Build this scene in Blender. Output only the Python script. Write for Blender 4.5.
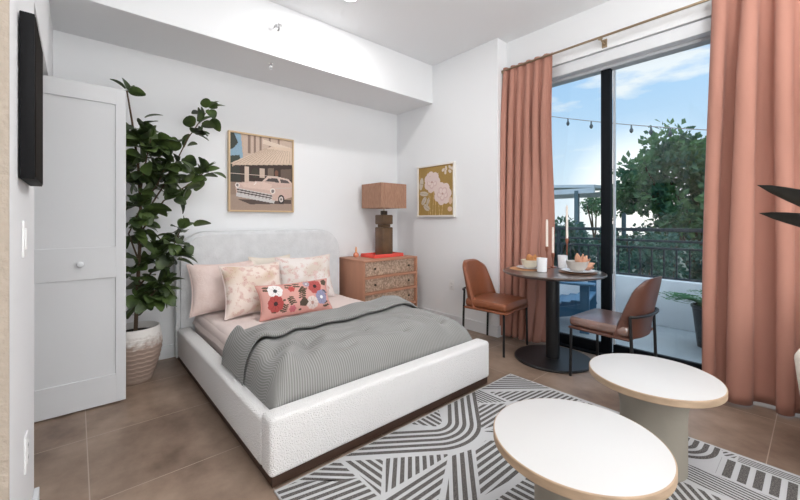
import bpy, bmesh, math, random
import numpy as np
from mathutils import Vector, Matrix, noise
PI = math.pi
random.seed(7)
for o in list(bpy.data.objects):
    bpy.data.objects.remove(o)
scene = bpy.context.scene
COL = scene.collection

# ------------------------------------------------------------------ camera, world, lights, exposure
cam_d = bpy.data.cameras.new('camera')
cam = bpy.data.objects.new('camera', cam_d)
COL.objects.link(cam)
cam.location = (0, 0, 1.2)
cam.rotation_euler = (PI / 2, 0, math.radians(48.7 - 90))
cam_d.sensor_width = 36
cam_d.lens = 369 / 800 * 36
cam_d.shift_y = -30 / 800
cam_d.clip_start = 0.02
scene.camera = cam

scene.view_settings.view_transform = 'Standard'
scene.view_settings.look = 'None'
scene.view_settings.gamma = 1
scene.view_settings.use_curve_mapping = False
scene.view_settings.exposure = 0.16


def world():
    w = bpy.data.worlds.new('sky')
    scene.world = w
    w.use_nodes = True
    nt = w.node_tree
    nt.nodes.clear()
    N = nt.nodes.new
    L = nt.links.new
    out = N('ShaderNodeOutputWorld')
    bg = N('ShaderNodeBackground')
    tc = N('ShaderNodeTexCoord')
    sep = N('ShaderNodeSeparateXYZ')
    L(tc.outputs['Generated'], sep.inputs[0])
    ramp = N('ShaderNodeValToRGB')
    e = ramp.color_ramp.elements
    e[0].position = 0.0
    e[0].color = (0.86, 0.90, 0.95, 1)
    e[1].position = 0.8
    e[1].color = (2.3, 2.6, 3.0, 1)  # overhead sky, out of view, brightened to light the balcony and room
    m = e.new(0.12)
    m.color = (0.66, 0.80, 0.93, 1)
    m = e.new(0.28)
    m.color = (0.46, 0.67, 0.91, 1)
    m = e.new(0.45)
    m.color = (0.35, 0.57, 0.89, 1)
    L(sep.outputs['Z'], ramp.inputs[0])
    mp = N('ShaderNodeMapping')
    mp.inputs['Scale'].default_value = (3.2, 3.2, 11)
    mp.inputs['Location'].default_value = (0.4, 1.1, 0.3)
    L(tc.outputs['Generated'], mp.inputs[0])
    nz = N('ShaderNodeTexNoise')
    nz.inputs['Scale'].default_value = 1.3
    nz.inputs['Detail'].default_value = 6
    nz.inputs['Roughness'].default_value = 0.52
    L(mp.outputs[0], nz.inputs['Vector'])
    cr = N('ShaderNodeValToRGB')
    cr.color_ramp.elements[0].position = 0.56
    cr.color_ramp.elements[1].position = 0.66
    L(nz.outputs['Fac'], cr.inputs[0])
    mix = N('ShaderNodeMixRGB')
    mix.inputs[2].default_value = (0.98, 0.96, 0.95, 1)
    mul = N('ShaderNodeMath')
    mul.operation = 'MULTIPLY'
    mul.inputs[1].default_value = 0.85
    L(cr.outputs[0], mul.inputs[0])
    L(mul.outputs[0], mix.inputs[0])
    L(ramp.outputs[0], mix.inputs[1])
    # the low sun behind the tree: a glow in the sky itself
    d = Vector((8, 2.24, 0.56)).normalized()
    dot = N('ShaderNodeVectorMath')
    dot.operation = 'DOT_PRODUCT'
    dot.inputs[1].default_value = d
    L(tc.outputs['Generated'], dot.inputs[0])
    gr = N('ShaderNodeValToRGB')
    gr.color_ramp.elements[0].position = 0.986
    gr.color_ramp.elements[0].color = (0, 0, 0, 1)
    gr.color_ramp.elements[1].position = 1.0
    gr.color_ramp.elements[1].color = (0.55, 0.38, 0.22, 1)
    gr.color_ramp.interpolation = 'EASE'
    L(dot.outputs['Value'], gr.inputs[0])
    add = N('ShaderNodeMixRGB')
    add.blend_type = 'ADD'
    add.inputs[0].default_value = 1
    L(mix.outputs[0], add.inputs[1])
    L(gr.outputs[0], add.inputs[2])
    L(add.outputs[0], bg.inputs[0])
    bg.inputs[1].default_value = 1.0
    L(bg.outputs[0], out.inputs[0])


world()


def area(name, loc, size, power, color=(1, 1, 1), rot=(0, 0, 0), size_y=None, spread=PI):
    d = bpy.data.lights.new(name, 'AREA')
    d.energy = power
    d.color = color
    d.shape = 'RECTANGLE' if size_y else 'DISK'
    d.size = size
    if size_y:
        d.size_y = size_y
    d.spread = spread
    o = bpy.data.objects.new(name, d)
    COL.objects.link(o)
    o.location = loc
    o.rotation_euler = rot
    return o


# unseen fill added under the ceiling (the two downlights nearest the bed throw the shadows on the walls)
area('ceiling_fill', (0.5, -1.0, 3.05), 3.6, 14, (0.985, 1, 0.985), size_y=2.6)
# unseen uplight added behind the camera to brighten the ceiling
area('ceiling_bounce_fill', (0.9, -0.7, 1.9), 0.5, 100, (1, 1, 0.99), rot=(PI, 0, 0))
# broad fill added in front of the solid wall behind the camera
area('rear_fill', (0.5, -2.57, 1.55), 4.6, 66, (0.97, 1, 0.985), rot=(PI / 2, 0, 0), size_y=2.6)
DOWNLIGHTS = [((1.72, 2.59), 13), ((1.72, 0.12), 7)]

# ------------------------------------------------------------------ materials
MATS = {}


def mat(name, color, rough=0.6, bump=0, bscale=60, metal=0, var=0, vscale=4, coat=0, spec=0.5, color2=None,
        detail=4, sheen=0, stretch=None, emit=None, estr=0, attr=None, wave=None):
    if name in MATS:
        return MATS[name]
    m = bpy.data.materials.new(name)
    MATS[name] = m
    m.use_nodes = True
    nt = m.node_tree
    b = nt.nodes['Principled BSDF']
    N = nt.nodes.new
    L = nt.links.new
    b.inputs['Base Color'].default_value = (*color, 1)
    b.inputs['Roughness'].default_value = rough
    b.inputs['Metallic'].default_value = metal
    b.inputs['Specular IOR Level'].default_value = spec
    b.inputs['Coat Weight'].default_value = coat
    b.inputs['Sheen Weight'].default_value = sheen
    if emit:
        b.inputs['Emission Color'].default_value = (*emit, 1)
        b.inputs['Emission Strength'].default_value = estr
    tc = N('ShaderNodeTexCoord')
    vec = tc.outputs['Object']
    if stretch:
        mp = N('ShaderNodeMapping')
        mp.inputs['Scale'].default_value = stretch
        L(vec, mp.inputs[0])
        vec = mp.outputs[0]
    colout = None
    if attr:
        a = N('ShaderNodeVertexColor')
        a.layer_name = attr
        colout = a.outputs['Color']
        L(colout, b.inputs['Base Color'])
    if var or color2:
        nz = N('ShaderNodeTexNoise')
        nz.inputs['Scale'].default_value = vscale
        nz.inputs['Detail'].default_value = detail
        L(vec, nz.inputs['Vector'])
        r = N('ShaderNodeValToRGB')
        r.color_ramp.elements[0].position = 0.35
        r.color_ramp.elements[1].position = 0.65
        c2 = color2 or tuple(c * (1 - var) for c in color)
        r.color_ramp.elements[0].color = (*color, 1)
        r.color_ramp.elements[1].color = (*c2, 1)
        L(nz.outputs['Fac'], r.inputs[0])
        L(r.outputs[0], b.inputs['Base Color'])
    if bump:
        n2 = N('ShaderNodeTexNoise')
        n2.inputs['Scale'].default_value = bscale
        n2.inputs['Detail'].default_value = 3
        L(vec, n2.inputs['Vector'])
        h = n2.outputs['Fac']
        if wave:
            wv = N('ShaderNodeTexWave')
            wv.bands_direction = wave[0]
            wv.inputs['Scale'].default_value = wave[1]
            L(vec, wv.inputs['Vector'])
            h = wv.outputs['Fac']
        bp = N('ShaderNodeBump')
        bp.inputs['Strength'].default_value = bump
        bp.inputs['Distance'].default_value = 0.01
        L(h, bp.inputs['Height'])
        L(bp.outputs[0], b.inputs['Normal'])
    return m


def srgb(r, g, b):
    f = lambda c: ((c / 255 + 0.055) / 1.055) ** 2.4 if c > 10 else c / 255 / 12.92
    return (f(r), f(g), f(b))


WHITE = mat('white_paint', srgb(236, 237, 239), 0.75, bump=0.03, bscale=120)
CEILP = mat('ceiling_paint', srgb(236, 237, 239), 0.85)
TRIMW = mat('trim_white', srgb(226, 228, 231), 0.45)
DOORW = mat('door_white', srgb(211, 212, 214), 0.5)
BEIGE = mat('beige_stucco', srgb(172, 160, 147), 0.9, bump=0.6, bscale=55)
BLACKM = mat('black_metal', (0.008, 0.008, 0.009), 0.4)
BLACKP = mat('black_plastic', (0.006, 0.006, 0.007), 0.6, spec=0.15)
SCREEN = mat('dark_screen', (0.010, 0.007, 0.005), 0.7, spec=0.05)
BOUCLE = mat('white_boucle', srgb(230, 228, 227), 0.95, bump=0.9, bscale=160, sheen=0.2)
VELVET = mat('headboard_fabric', srgb(222, 223, 225), 0.9, bump=0.35, bscale=70, var=0.10, vscale=11, sheen=0.2)
PLINTH = mat('dark_wood_plinth', srgb(58, 37, 25), 0.5)
SHEET = mat('pink_sheet', srgb(228, 212, 207), 0.9, bump=0.25, bscale=45)
LEATHER = mat('cognac_leather', srgb(140, 82, 54), 0.4, bump=0.12, bscale=120, var=0.18, vscale=7)
LEATHER2 = mat('dark_cognac_leather', srgb(98, 64, 53), 0.36, bump=0.08, bscale=120, var=0.15, vscale=7)
LEATHER2S = mat('polished_seat_leather', srgb(118, 76, 60), 0.36, bump=0.06, bscale=120, var=0.15, vscale=7, coat=1.0)
LEATHER2S.node_tree.nodes['Principled BSDF'].inputs['Coat IOR'].default_value = 2.4
LEATHER2S.node_tree.nodes['Principled BSDF'].inputs['Coat Roughness'].default_value = 0.25
CURT = mat('terracotta_linen', srgb(178, 127, 111), 0.85, bump=0.12, bscale=300, sheen=0.1)
BRASS = mat('brushed_brass', srgb(168, 148, 122), 0.4, metal=0.8)
TABLEW = mat('matte_white_top', srgb(196, 195, 194), 0.5)
PLASTER = mat('taupe_plaster', srgb(152, 145, 134), 0.85, var=0.1, vscale=3, bump=0.1, bscale=30)
TANEDGE = mat('light_wood_edge', srgb(184, 158, 132), 0.6, var=0.22, vscale=10, stretch=(1, 1, 5))
DARKTOP = mat('dark_wood_top', srgb(84, 70, 64), 0.28, coat=0.6, var=0.2, vscale=6, stretch=(1, 8, 1))
BLUSHW = mat('blush_wood', srgb(186, 134, 108), 0.5, var=0.08, vscale=3, stretch=(6, 6, 1))
DRAWER = mat('speckled_drawer', srgb(206, 178, 156), 0.55, color2=srgb(146, 120, 102), vscale=52, detail=8, bump=0.2, bscale=120)
SHADE = mat('woven_lampshade', srgb(178, 138, 116), 0.85, color2=srgb(158, 118, 96), vscale=14, stretch=(8, 8, 1.2), bump=0.3, bscale=40)
STONEB = mat('olive_brown_stone', srgb(106, 80, 56), 0.35, var=0.3, vscale=10)
CORAL = mat('coral_lacquer', srgb(232, 88, 78), 0.25)
PEACH = mat('peach_glass', srgb(224, 140, 110), 0.15)
LEAF = mat('ficus_leaf', srgb(36, 52, 26), 0.5, color2=srgb(78, 98, 46), vscale=9)
BARK = mat('bark', srgb(88, 70, 54), 0.9, bump=0.4, bscale=40)
SOIL = mat('soil', srgb(40, 28, 20), 1.0)
CERAM = mat('white_ceramic', srgb(236, 236, 238), 0.25)
CREAMC = mat('cream_ceramic', srgb(222, 212, 190), 0.35)
GREYC = mat('greige_ceramic', srgb(190, 182, 174), 0.4)
NAPK = mat('orange_linen', srgb(198, 138, 88), 0.85)
NAPK2 = mat('peach_linen', srgb(206, 154, 126), 0.85)
CANDLE = mat('wax', srgb(240, 228, 218), 0.5)
COPPER = mat('rose_brown_metal', srgb(150, 96, 76), 0.35, metal=0.4)
TANMAT = mat('tan_woven', srgb(190, 140, 100), 0.8, bump=0.4, bscale=150)
CHARG = mat('wood_charger', srgb(130, 92, 70), 0.5)
CREAMF = mat('cream_upholstery', srgb(226, 216, 204), 0.9, bump=0.4, bscale=140)
CONC = mat('balcony_concrete', srgb(150, 156, 160), 0.7, var=0.2, vscale=2.5)
PARAP = mat('parapet_render', srgb(226, 229, 233), 0.8)
RAILM = mat('dark_rail', srgb(38, 50, 56), 0.45)
BLUEP = mat('blue_paint', srgb(62, 104, 134), 0.5)
POTB = mat('black_pot', srgb(22, 28, 34), 0.35)
DRACL = mat('dark_burgundy_leaf', srgb(34, 32, 24), 0.3, var=0.4, vscale=6)
PERG = mat('pergola_paint', srgb(196, 204, 210), 0.6)
PERGP = mat('pergola_post', srgb(74, 100, 110), 0.6)
GRND = mat('outdoor_ground', srgb(92, 98, 84), 0.95, var=0.3, vscale=1)
FRAMEG = mat('grey_frame', srgb(196, 199, 204), 0.4)
FRAMEB = mat('black_door_frame', (0.005, 0.007, 0.010), 0.6, spec=0.15)
FRAMEW = mat('pale_wood_frame', srgb(206, 178, 142), 0.5)
FRAMEP = mat('white_frame', srgb(236, 232, 226), 0.5)
CHROME = mat('chrome', (0.75, 0.75, 0.76), 0.2, metal=1)
SWITCH = mat('switch_plastic', srgb(238, 238, 238), 0.4)
SLOT = mat('slot_dark', srgb(70, 70, 70), 0.6)
GLOW = mat('lamp_diffuser', (1, 1, 1), 0.5, emit=(1, 0.97, 0.93), estr=6)
BULB = mat('bulb_glass', srgb(70, 78, 80), 0.15)


def floor_mat():
    m = bpy.data.materials.new('taupe_floor_tile')
    m.use_nodes = True
    nt = m.node_tree
    N, L = nt.nodes.new, nt.links.new
    b = nt.nodes['Principled BSDF']
    tc = N('ShaderNodeTexCoord')
    mp = N('ShaderNodeMapping')
    mp.inputs['Location'].default_value = (-0.045, -0.175, 0)
    L(tc.outputs['Object'], mp.inputs[0])
    br = N('ShaderNodeTexBrick')
    br.offset = 0
    br.squash = 1
    br.inputs['Scale'].default_value = 1
    br.inputs['Brick Width'].default_value = 0.62
    br.inputs['Row Height'].default_value = 0.62
    br.inputs['Mortar Size'].default_value = 0.0022
    br.inputs['Mortar Smooth'].default_value = 0
    br.inputs['Color1'].default_value = (0.46, 0.46, 0.46, 1)
    br.inputs['Color2'].default_value = (0.54, 0.54, 0.54, 1)
    br.inputs['Mortar'].default_value = (0, 0, 0, 1)
    L(mp.outputs[0], br.inputs['Vector'])
    n1 = N('ShaderNodeTexNoise')
    n1.inputs['Scale'].default_value = 3.0
    n1.inputs['Detail'].default_value = 8
    n1.inputs['Roughness'].default_value = 0.6
    mp2 = N('ShaderNodeMapping')
    mp2.inputs['Scale'].default_value = (1.2, 1, 1)
    L(tc.outputs['Object'], mp2.inputs[0])
    L(mp2.outputs[0], n1.inputs['Vector'])
    r = N('ShaderNodeValToRGB')
    r.color_ramp.elements[0].position = 0.3
    r.color_ramp.elements[1].position = 0.7
    r.color_ramp.elements[0].color = (*srgb(104, 84, 71), 1)
    r.color_ramp.elements[1].color = (*srgb(158, 136, 119), 1)
    L(n1.outputs['Fac'], r.inputs[0])
    ov = N('ShaderNodeMixRGB')
    ov.blend_type = 'OVERLAY'
    ov.inputs[0].default_value = 0.6
    L(r.outputs[0], ov.inputs[1])
    L(br.outputs['Color'], ov.inputs[2])
    mx = N('ShaderNodeMixRGB')
    mx.inputs[2].default_value = (*srgb(170, 154, 140), 1)
    L(br.outputs['Fac'], mx.inputs[0])
    L(ov.outputs[0], mx.inputs[1])
    L(mx.outputs[0], b.inputs['Base Color'])
    b.inputs['Roughness'].default_value = 0.42
    return m


def glass_mat():
    m = bpy.data.materials.new('window_glass')
    m.use_nodes = True
    nt = m.node_tree
    nt.nodes.clear()
    N, L = nt.nodes.new, nt.links.new
    out = N('ShaderNodeOutputMaterial')
    tr = N('ShaderNodeBsdfTransparent')
    tr.inputs[0].default_value = (0.93, 0.97, 0.98, 1)
    gl = N('ShaderNodeBsdfGlossy')
    gl.inputs['Roughness'].default_value = 0.02
    mx = N('ShaderNodeMixShader')
    mx.inputs[0].default_value = 0.03
    L(tr.outputs[0], mx.inputs[1])
    L(gl.outputs[0], mx.inputs[2])
    L(mx.outputs[0], out.inputs[0])
    return m


def comforter_mat():
    m = bpy.data.materials.new('grey_striped_comforter')
    m.use_nodes = True
    nt = m.node_tree
    N, L = nt.nodes.new, nt.links.new
    b = nt.nodes['Principled BSDF']
    uv = N('ShaderNodeUVMap')
    uv.uv_map = 'uv'
    sp = N('ShaderNodeSeparateXYZ')
    L(uv.outputs[0], sp.inputs[0])
    mu = N('ShaderNodeMath')
    mu.operation = 'MULTIPLY'
    mu.inputs[1].default_value = 2 * PI / 0.014
    L(sp.outputs[0], mu.inputs[0])
    si = N('ShaderNodeMath')
    si.operation = 'SINE'
    L(mu.outputs[0], si.inputs[0])
    mr = N('ShaderNodeMapRange')
    mr.inputs[1].default_value = -1
    mr.inputs[2].default_value = 1
    L(si.outputs[0], mr.inputs[0])
    r = N('ShaderNodeValToRGB')
    r.color_ramp.elements[0].position = 0.3
    r.color_ramp.elements[1].position = 0.8
    r.color_ramp.elements[0].color = (*srgb(122, 121, 118), 1)
    r.color_ramp.elements[1].color = (*srgb(150, 149, 147), 1)
    L(mr.outputs[0], r.inputs[0])
    L(r.outputs[0], b.inputs['Base Color'])
    bp = N('ShaderNodeBump')
    bp.inputs['Strength'].default_value = 0.2
    bp.inputs['Distance'].default_value = 0.002
    L(mr.outputs[0], bp.inputs['Height'])
    L(bp.outputs[0], b.inputs['Normal'])
    b.inputs['Roughness'].default_value = 0.85
    b.inputs['Sheen Weight'].default_value = 0.15
    return m


def planter_mat():
    m = bpy.data.materials.new('whitewashed_woven')
    m.use_nodes = True
    nt = m.node_tree
    N, L = nt.nodes.new, nt.links.new
    b = nt.nodes['Principled BSDF']
    tc = N('ShaderNodeTexCoord')
    sp = N('ShaderNodeSeparateXYZ')
    L(tc.outputs['Object'], sp.inputs[0])
    nz = N('ShaderNodeTexNoise')
    nz.inputs['Scale'].default_value = 30
    L(tc.outputs['Object'], nz.inputs['Vector'])
    ma = N('ShaderNodeMath')
    ma.operation = 'MULTIPLY_ADD'
    ma.inputs[1].default_value = 0.16
    L(nz.outputs['Fac'], ma.inputs[0])
    L(sp.outputs[2], ma.inputs[2])
    r = N('ShaderNodeValToRGB')
    r.color_ramp.elements[0].position = 0.34
    r.color_ramp.elements[1].position = 0.43
    r.color_ramp.elements[0].color = (*srgb(160, 140, 128), 1)
    r.color_ramp.elements[1].color = (*srgb(228, 224, 220), 1)
    L(ma.outputs[0], r.inputs[0])
    L(r.outputs[0], b.inputs['Base Color'])
    b.inputs['Roughness'].default_value = 0.85
    return m


FLOORM = floor_mat()
GLASS = glass_mat()
COMF = comforter_mat()
PLANTERM = planter_mat()
RUGC = mat('rug_cream', srgb(186, 186, 187), 0.95, bump=0.3, bscale=250)
RUGD = mat('rug_charcoal', srgb(56, 54, 54), 0.95, bump=0.3, bscale=250, color2=srgb(112, 107, 103), vscale=180, detail=2)
PAINT = mat('painted_surface', (1, 1, 1), 0.7, attr='Col')
PAINTF = mat('printed_fabric', (1, 1, 1), 0.9, attr='Col', bump=0.2, bscale=120)


def leafy(name, c1, c2, scale):
    m = mat(name, c1, 0.6, color2=c2, vscale=scale)
    nt = m.node_tree
    N, L = nt.nodes.new, nt.links.new
    b = nt.nodes['Principled BSDF']
    out = [n for n in nt.nodes if n.type == 'OUTPUT_MATERIAL'][0]
    tr = N('ShaderNodeBsdfTranslucent')
    src = b.inputs['Base Color'].links[0].from_socket
    L(src, tr.inputs[0])
    mx = N('ShaderNodeMixShader')
    mx.inputs[0].default_value = 0.4
    L(b.outputs[0], mx.inputs[1])
    L(tr.outputs[0], mx.inputs[2])
    L(mx.outputs[0], out.inputs[0])
    return m


TREEL = leafy('tree_leaf', srgb(50, 92, 72), srgb(96, 130, 76), 2.5)
HEDGEL = leafy('hedge_leaf', srgb(40, 80, 78), srgb(76, 112, 88), 3)
FERNL = leafy('fern_leaf', srgb(42, 96, 62), srgb(70, 126, 70), 6)


# ------------------------------------------------------------------ helpers
def link(name, me, m=None, parent=None, loc=None, smooth=False):
    o = bpy.data.objects.new(name, me)
    COL.objects.link(o)
    if m is not None:
        ms = m if isinstance(m, (list, tuple)) else [m]
        for x in ms:
            me.materials.append(x)
    if parent:
        o.parent = parent
    if loc:
        o.location = loc
    if smooth:
        for p in me.polygons:
            p.use_smooth = True
    return o


def fin(name, bm, m, parent=None, loc=None, smooth=False, autos=False):
    me = bpy.data.meshes.new(name)
    bmesh.ops.recalc_face_normals(bm, faces=bm.faces)
    bm.to_mesh(me)
    bm.free()
    o = link(name, me, m, parent, loc, smooth)
    if autos:
        for p in me.polygons:
            p.use_smooth = True
        sharp = me.attributes.new('sharp_edge', 'BOOLEAN', 'EDGE') if 'sharp_edge' not in me.attributes else me.attributes['sharp_edge']
        b2 = bmesh.new()
        b2.from_mesh(me)
        vals = [(len(e.link_faces) == 2 and e.calc_face_angle(0) > 0.6) for e in b2.edges]
        b2.free()
        sharp.data.foreach_set('value', vals)
    return o


def thing(name, label, cat, loc=(0, 0, 0), rz=0, group=None):
    o = bpy.data.objects.new(name, None)
    o.empty_display_size = 0.1
    COL.objects.link(o)
    o.location = loc
    o.rotation_euler = (0, 0, rz)
    return tag(o, label, cat, group)


def tag(o, label, cat, group=None):
    o['label'] = label
    o['category'] = cat
    if group:
        o['group'] = group
    return o


def struct(o, label=None, cat=None):
    o['kind'] = 'structure'
    if label:
        o['label'] = label
    if cat:
        o['category'] = cat
    return o


def box(bm, x0, x1, y0, y1, z0, z1, bev=0, seg=2, mi=0):
    r = bmesh.ops.create_cube(bm, size=1)
    vs = r['verts']
    for v in vs:
        v.co = Vector(((x0 + x1) / 2 + v.co.x * (x1 - x0), (y0 + y1) / 2 + v.co.y * (y1 - y0), (z0 + z1) / 2 + v.co.z * (z1 - z0)))
    fs = set(f for v in vs for f in v.link_faces)
    for f in fs:
        f.material_index = mi
    if bev:
        es = list(set(e for v in vs for e in v.link_edges))
        bmesh.ops.bevel(bm, geom=es, offset=bev, segments=seg, affect='EDGES', profile=0.5)


def boxo(name, dims, m, parent=None, bev=0, seg=2, smooth=False):
    bm = bmesh.new()
    box(bm, *dims, bev=bev, seg=seg)
    return fin(name, bm, m, parent, autos=bev > 0)


def lathe(bm, prof, seg=48, cx=0, cy=0, wob=None, cap=True):
    rings = []
    for k, (r, z) in enumerate(prof):
        ring = []
        for i in range(seg):
            a = 2 * PI * i / seg
            rr = r
            if wob:
                rr = wob(r, z, a)
            ring.append(bm.verts.new((cx + rr * math.cos(a), cy + rr * math.sin(a), z)))
        rings.append(ring)
    for a, b in zip(rings, rings[1:]):
        for i in range(seg):
            bm.faces.new((a[i], a[(i + 1) % seg], b[(i + 1) % seg], b[i]))
    if cap:
        bm.faces.new(rings[0][::-1])
        bm.faces.new(rings[-1])


def latheo(name, prof, m, parent=None, seg=48, loc=None, wob=None, cx=0, cy=0, autos=True):
    bm = bmesh.new()
    lathe(bm, prof, seg, cx, cy, wob)
    return fin(name, bm, m, parent, loc, autos=autos)


def tube(bm, pts, r, seg=10, r1=None, closed=False):
    pts = [Vector(p) for p in pts]
    n = len(pts)
    rings = []
    up = None
    for i, p in enumerate(pts):
        t = (pts[min(i + 1, n - 1)] - pts[max(i - 1, 0)]).normalized()
        if up is None:
            up = t.orthogonal().normalized()
        else:
            up = (up - t * up.dot(t)).normalized()
        bi = t.cross(up)
        rr = r if r1 is None else r + (r1 - r) * i / (n - 1)
        rings.append([bm.verts.new(p + (up * math.cos(2 * PI * k / seg) + bi * math.sin(2 * PI * k / seg)) * rr) for k in range(seg)])
    for a, b in zip(rings, rings[1:]):
        for k in range(seg):
            bm.faces.new((a[k], a[(k + 1) % seg], b[(k + 1) % seg], b[k]))
    bm.faces.new(rings[0][::-1])
    bm.faces.new(rings[-1])


def tubeo(name, pts, r, m, parent=None, seg=10, r1=None):
    bm = bmesh.new()
    tube(bm, pts, r, seg, r1)
    return fin(name, bm, m, parent, autos=True)


def grid(fn, nu, nv, name, m, parent=None, uvfn=None, colfn=None, smooth=True, flip=False):
    """fn(u,v) -> xyz for u,v in 0..1"""
    vs = []
    for j in range(nv + 1):
        for i in range(nu + 1):
            vs.append(fn(i / nu, j / nv))
    fs = []
    for j in range(nv):
        for i in range(nu):
            a = j * (nu + 1) + i
            f = (a, a + 1, a + nu + 2, a + nu + 1)
            fs.append(f[::-1] if flip else f)
    me = bpy.data.meshes.new(name)
    me.from_pydata(vs, [], fs)
    if uvfn:
        uvl = me.uv_layers.new(name='uv')
        for p in me.polygons:
            for li in p.loop_indices:
                vi = me.loops[li].vertex_index
                uvl.data[li].uv = uvfn((vi % (nu + 1)) / nu, (vi // (nu + 1)) / nv)
    if colfn is not None:
        ca = me.color_attributes.new('Col', 'FLOAT_COLOR', 'CORNER')
        cols = np.ones((len(me.loops), 4), dtype=np.float32)
        for k in range(len(fs)):
            i, j = k % nu, k // nu
            c = colfn((i + 0.5) / nu, (j + 0.5) / nv)
            cols[k * 4:k * 4 + 4, :3] = c
        ca.data.foreach_set('color', cols.ravel())
    return link(name, me, m, parent, smooth=smooth)


def copy_tree(o, parent=None):
    c = o.copy()
    COL.objects.link(c)
    if parent:
        c.parent = parent
    for ch in [x for x in bpy.data.objects if x.parent == o]:
        copy_tree(ch, c)
    return c


class Canvas:
    def __init__(s, w, h, base):
        s.w, s.h = w, h
        s.a = np.zeros((h, w, 3))
        s.a[:] = srgb(*base)
        s.X, s.Y = np.meshgrid((np.arange(w) + .5) / w, (np.arange(h) + .5) / h)

    def poly(s, pts, c):
        m = np.zeros((s.h, s.w), bool)
        n = len(pts)
        for i in range(n):
            x0, y0 = pts[i]
            x1, y1 = pts[(i + 1) % n]
            if y0 == y1:
                continue
            t = (s.Y - y0) / (y1 - y0)
            m ^= (t >= 0) & (t < 1) & (s.X < x0 + t * (x1 - x0))
        s.a[m] = srgb(*c)

    def ell(s, cx, cy, rx, ry, c, ang=0):
        dx, dy = s.X - cx, s.Y - cy
        ca, sa = math.cos(ang), math.sin(ang)
        s.a[((dx * ca + dy * sa) / rx) ** 2 + ((-dx * sa + dy * ca) / ry) ** 2 < 1] = srgb(*c)

    def line(s, p, q, w, c):
        dx, dy = q[0] - p[0], q[1] - p[1]
        L = math.hypot(dx, dy) + 1e-9
        nx, ny = -dy / L * w / 2, dx / L * w / 2
        s.poly([(p[0] + nx, p[1] + ny), (q[0] + nx, q[1] + ny), (q[0] - nx, q[1] - ny), (p[0] - nx, p[1] - ny)], c)

    def noise(s, amt, seed=0):
        r = np.random.default_rng(seed)
        s.a *= 1 + amt * (r.random((s.h, s.w, 1)) - .5)

    def at(s, u, v):  # v from the bottom
        return s.a[min(s.h - 1, int((1 - v) * s.h)), min(s.w - 1, int(u * s.w))]


# ------------------------------------------------------------------ the room
XL, XR, XW, YB, ZC = -0.127, 3.24, 3.41, 3.744, 3.065
struct(boxo('floor', (-2.6, 3.6, -2.6, 3.9, -0.1, 0), FLOORM), 'brown taupe tiled floor', 'floor')
struct(boxo('ceiling', (-2.6, 3.7, -2.6, 3.9, ZC, ZC + 0.1), CEILP), 'white ceiling', 'ceiling')
bm = bmesh.new()
box(bm, -0.9, XR, 3.09, YB, 2.607, ZC, bev=0.004)
struct(fin('wall_soffit', bm, WHITE), 'white dropped soffit above the bed', 'soffit')
struct(boxo('wall_back', (-0.95, XR + 0.1, YB, YB + 0.15, 0, ZC), WHITE), 'white wall behind the bed', 'wall')
bm = bmesh.new()
box(bm, XR, 3.62, 2.176, YB, 0, ZC, bev=0.004)      # pier with the flower print
box(bm, XW, 3.62, -2.6, 2.2, 2.665, ZC)            # above the sliding door
box(bm, XW, 3.62, 1.98, 2.2, 0, 2.67)              # reveal behind the left curtain
box(bm, XW, 3.62, -2.6, -0.75, 0, 2.67)
struct(fin('wall_right', bm, WHITE), 'white wall with the sliding door opening', 'wall')
bm = bmesh.new()
box(bm, -0.8, XL, 1.375, 2.10, 0, ZC, bev=0.003)
box(bm, XL - 0.1, XL, 2.09, YB, 2.085, ZC)
box(bm, XL - 0.1, XL, 3.62, YB, 0, 2.1)
box(bm, -0.9, -0.8, 1.375, YB, 0, ZC)
box(bm, -2.6, -0.85, 1.375, 1.5, 0, ZC)
struct(fin('wall_left', bm, WHITE), 'white wall with the closet opening', 'wall')
struct(boxo('wall_entry', (-2.6, XL - 0.001, 1.36, 1.375, 0, ZC), BEIGE), 'beige textured wall end at the left edge', 'wall')
struct(boxo('wall_front', (-2.7, 3.7, -2.7, -2.6, 0, ZC), WHITE), 'white wall behind the camera', 'wall')
struct(boxo('wall_side', (-2.7, -2.6, -2.7, 1.5, 0, ZC), WHITE), 'white wall beyond the hallway', 'wall')
BH = 0.115
struct(boxo('baseboard_back', (XL, XR, YB - 0.014, YB, 0, BH), TRIMW, bev=0.003), 'white baseboard behind the bed', 'baseboard')
bm = bmesh.new()
box(bm, XR - 0.014, XR, 2.176, YB - 0.014, 0, BH, bev=0.003)
box(bm, XR - 0.014, XW, 2.162, 2.176, 0, BH, bev=0.003)
box(bm, XW - 0.014, XW, 1.98, 2.162, 0, BH, bev=0.003)
struct(fin('baseboard_right', bm, TRIMW), 'white baseboard below the flower print', 'baseboard')
struct(boxo('baseboard_left', (XL, XL + 0.016, 1.375, 2.10, 0, BH), TRIMW, bev=0.003), 'white baseboard of the left wall', 'baseboard')

# sliding glass door (structure)
gd = bpy.data.objects.new('door_1', None)
COL.objects.link(gd)
struct(gd, 'black framed sliding glass door to the balcony', 'sliding door')
boxo('head_frame', (3.50, 3.60, -0.75, 1.98, 2.53, 2.575), FRAMEG, gd, bev=0.003)
boxo('jamb', (3.50, 3.61, 1.93, 1.98, 0.0, 2.53), FRAMEB, gd)
boxo('jamb', (3.50, 3.61, -0.75, -0.70, 0.0, 2.53), FRAMEB, gd)
boxo('threshold', (3.47, 3.62, -0.70, 1.93, 0.0, 0.018), FRAMEB, gd, bev=0.003)
boxo('meeting_stile', (3.515, 3.57, 1.212, 1.290, 0.02, 2.53), FRAMEB, gd, bev=0.003)
boxo('edge_strip', (3.575, 3.605, 1.196, 1.21, 0.02, 2.53), FRAMEG, gd)
boxo('bottom_rail', (3.515, 3.55, 1.290, 1.93, 0.018, 0.11), FRAMEB, gd, bev=0.003)
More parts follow.
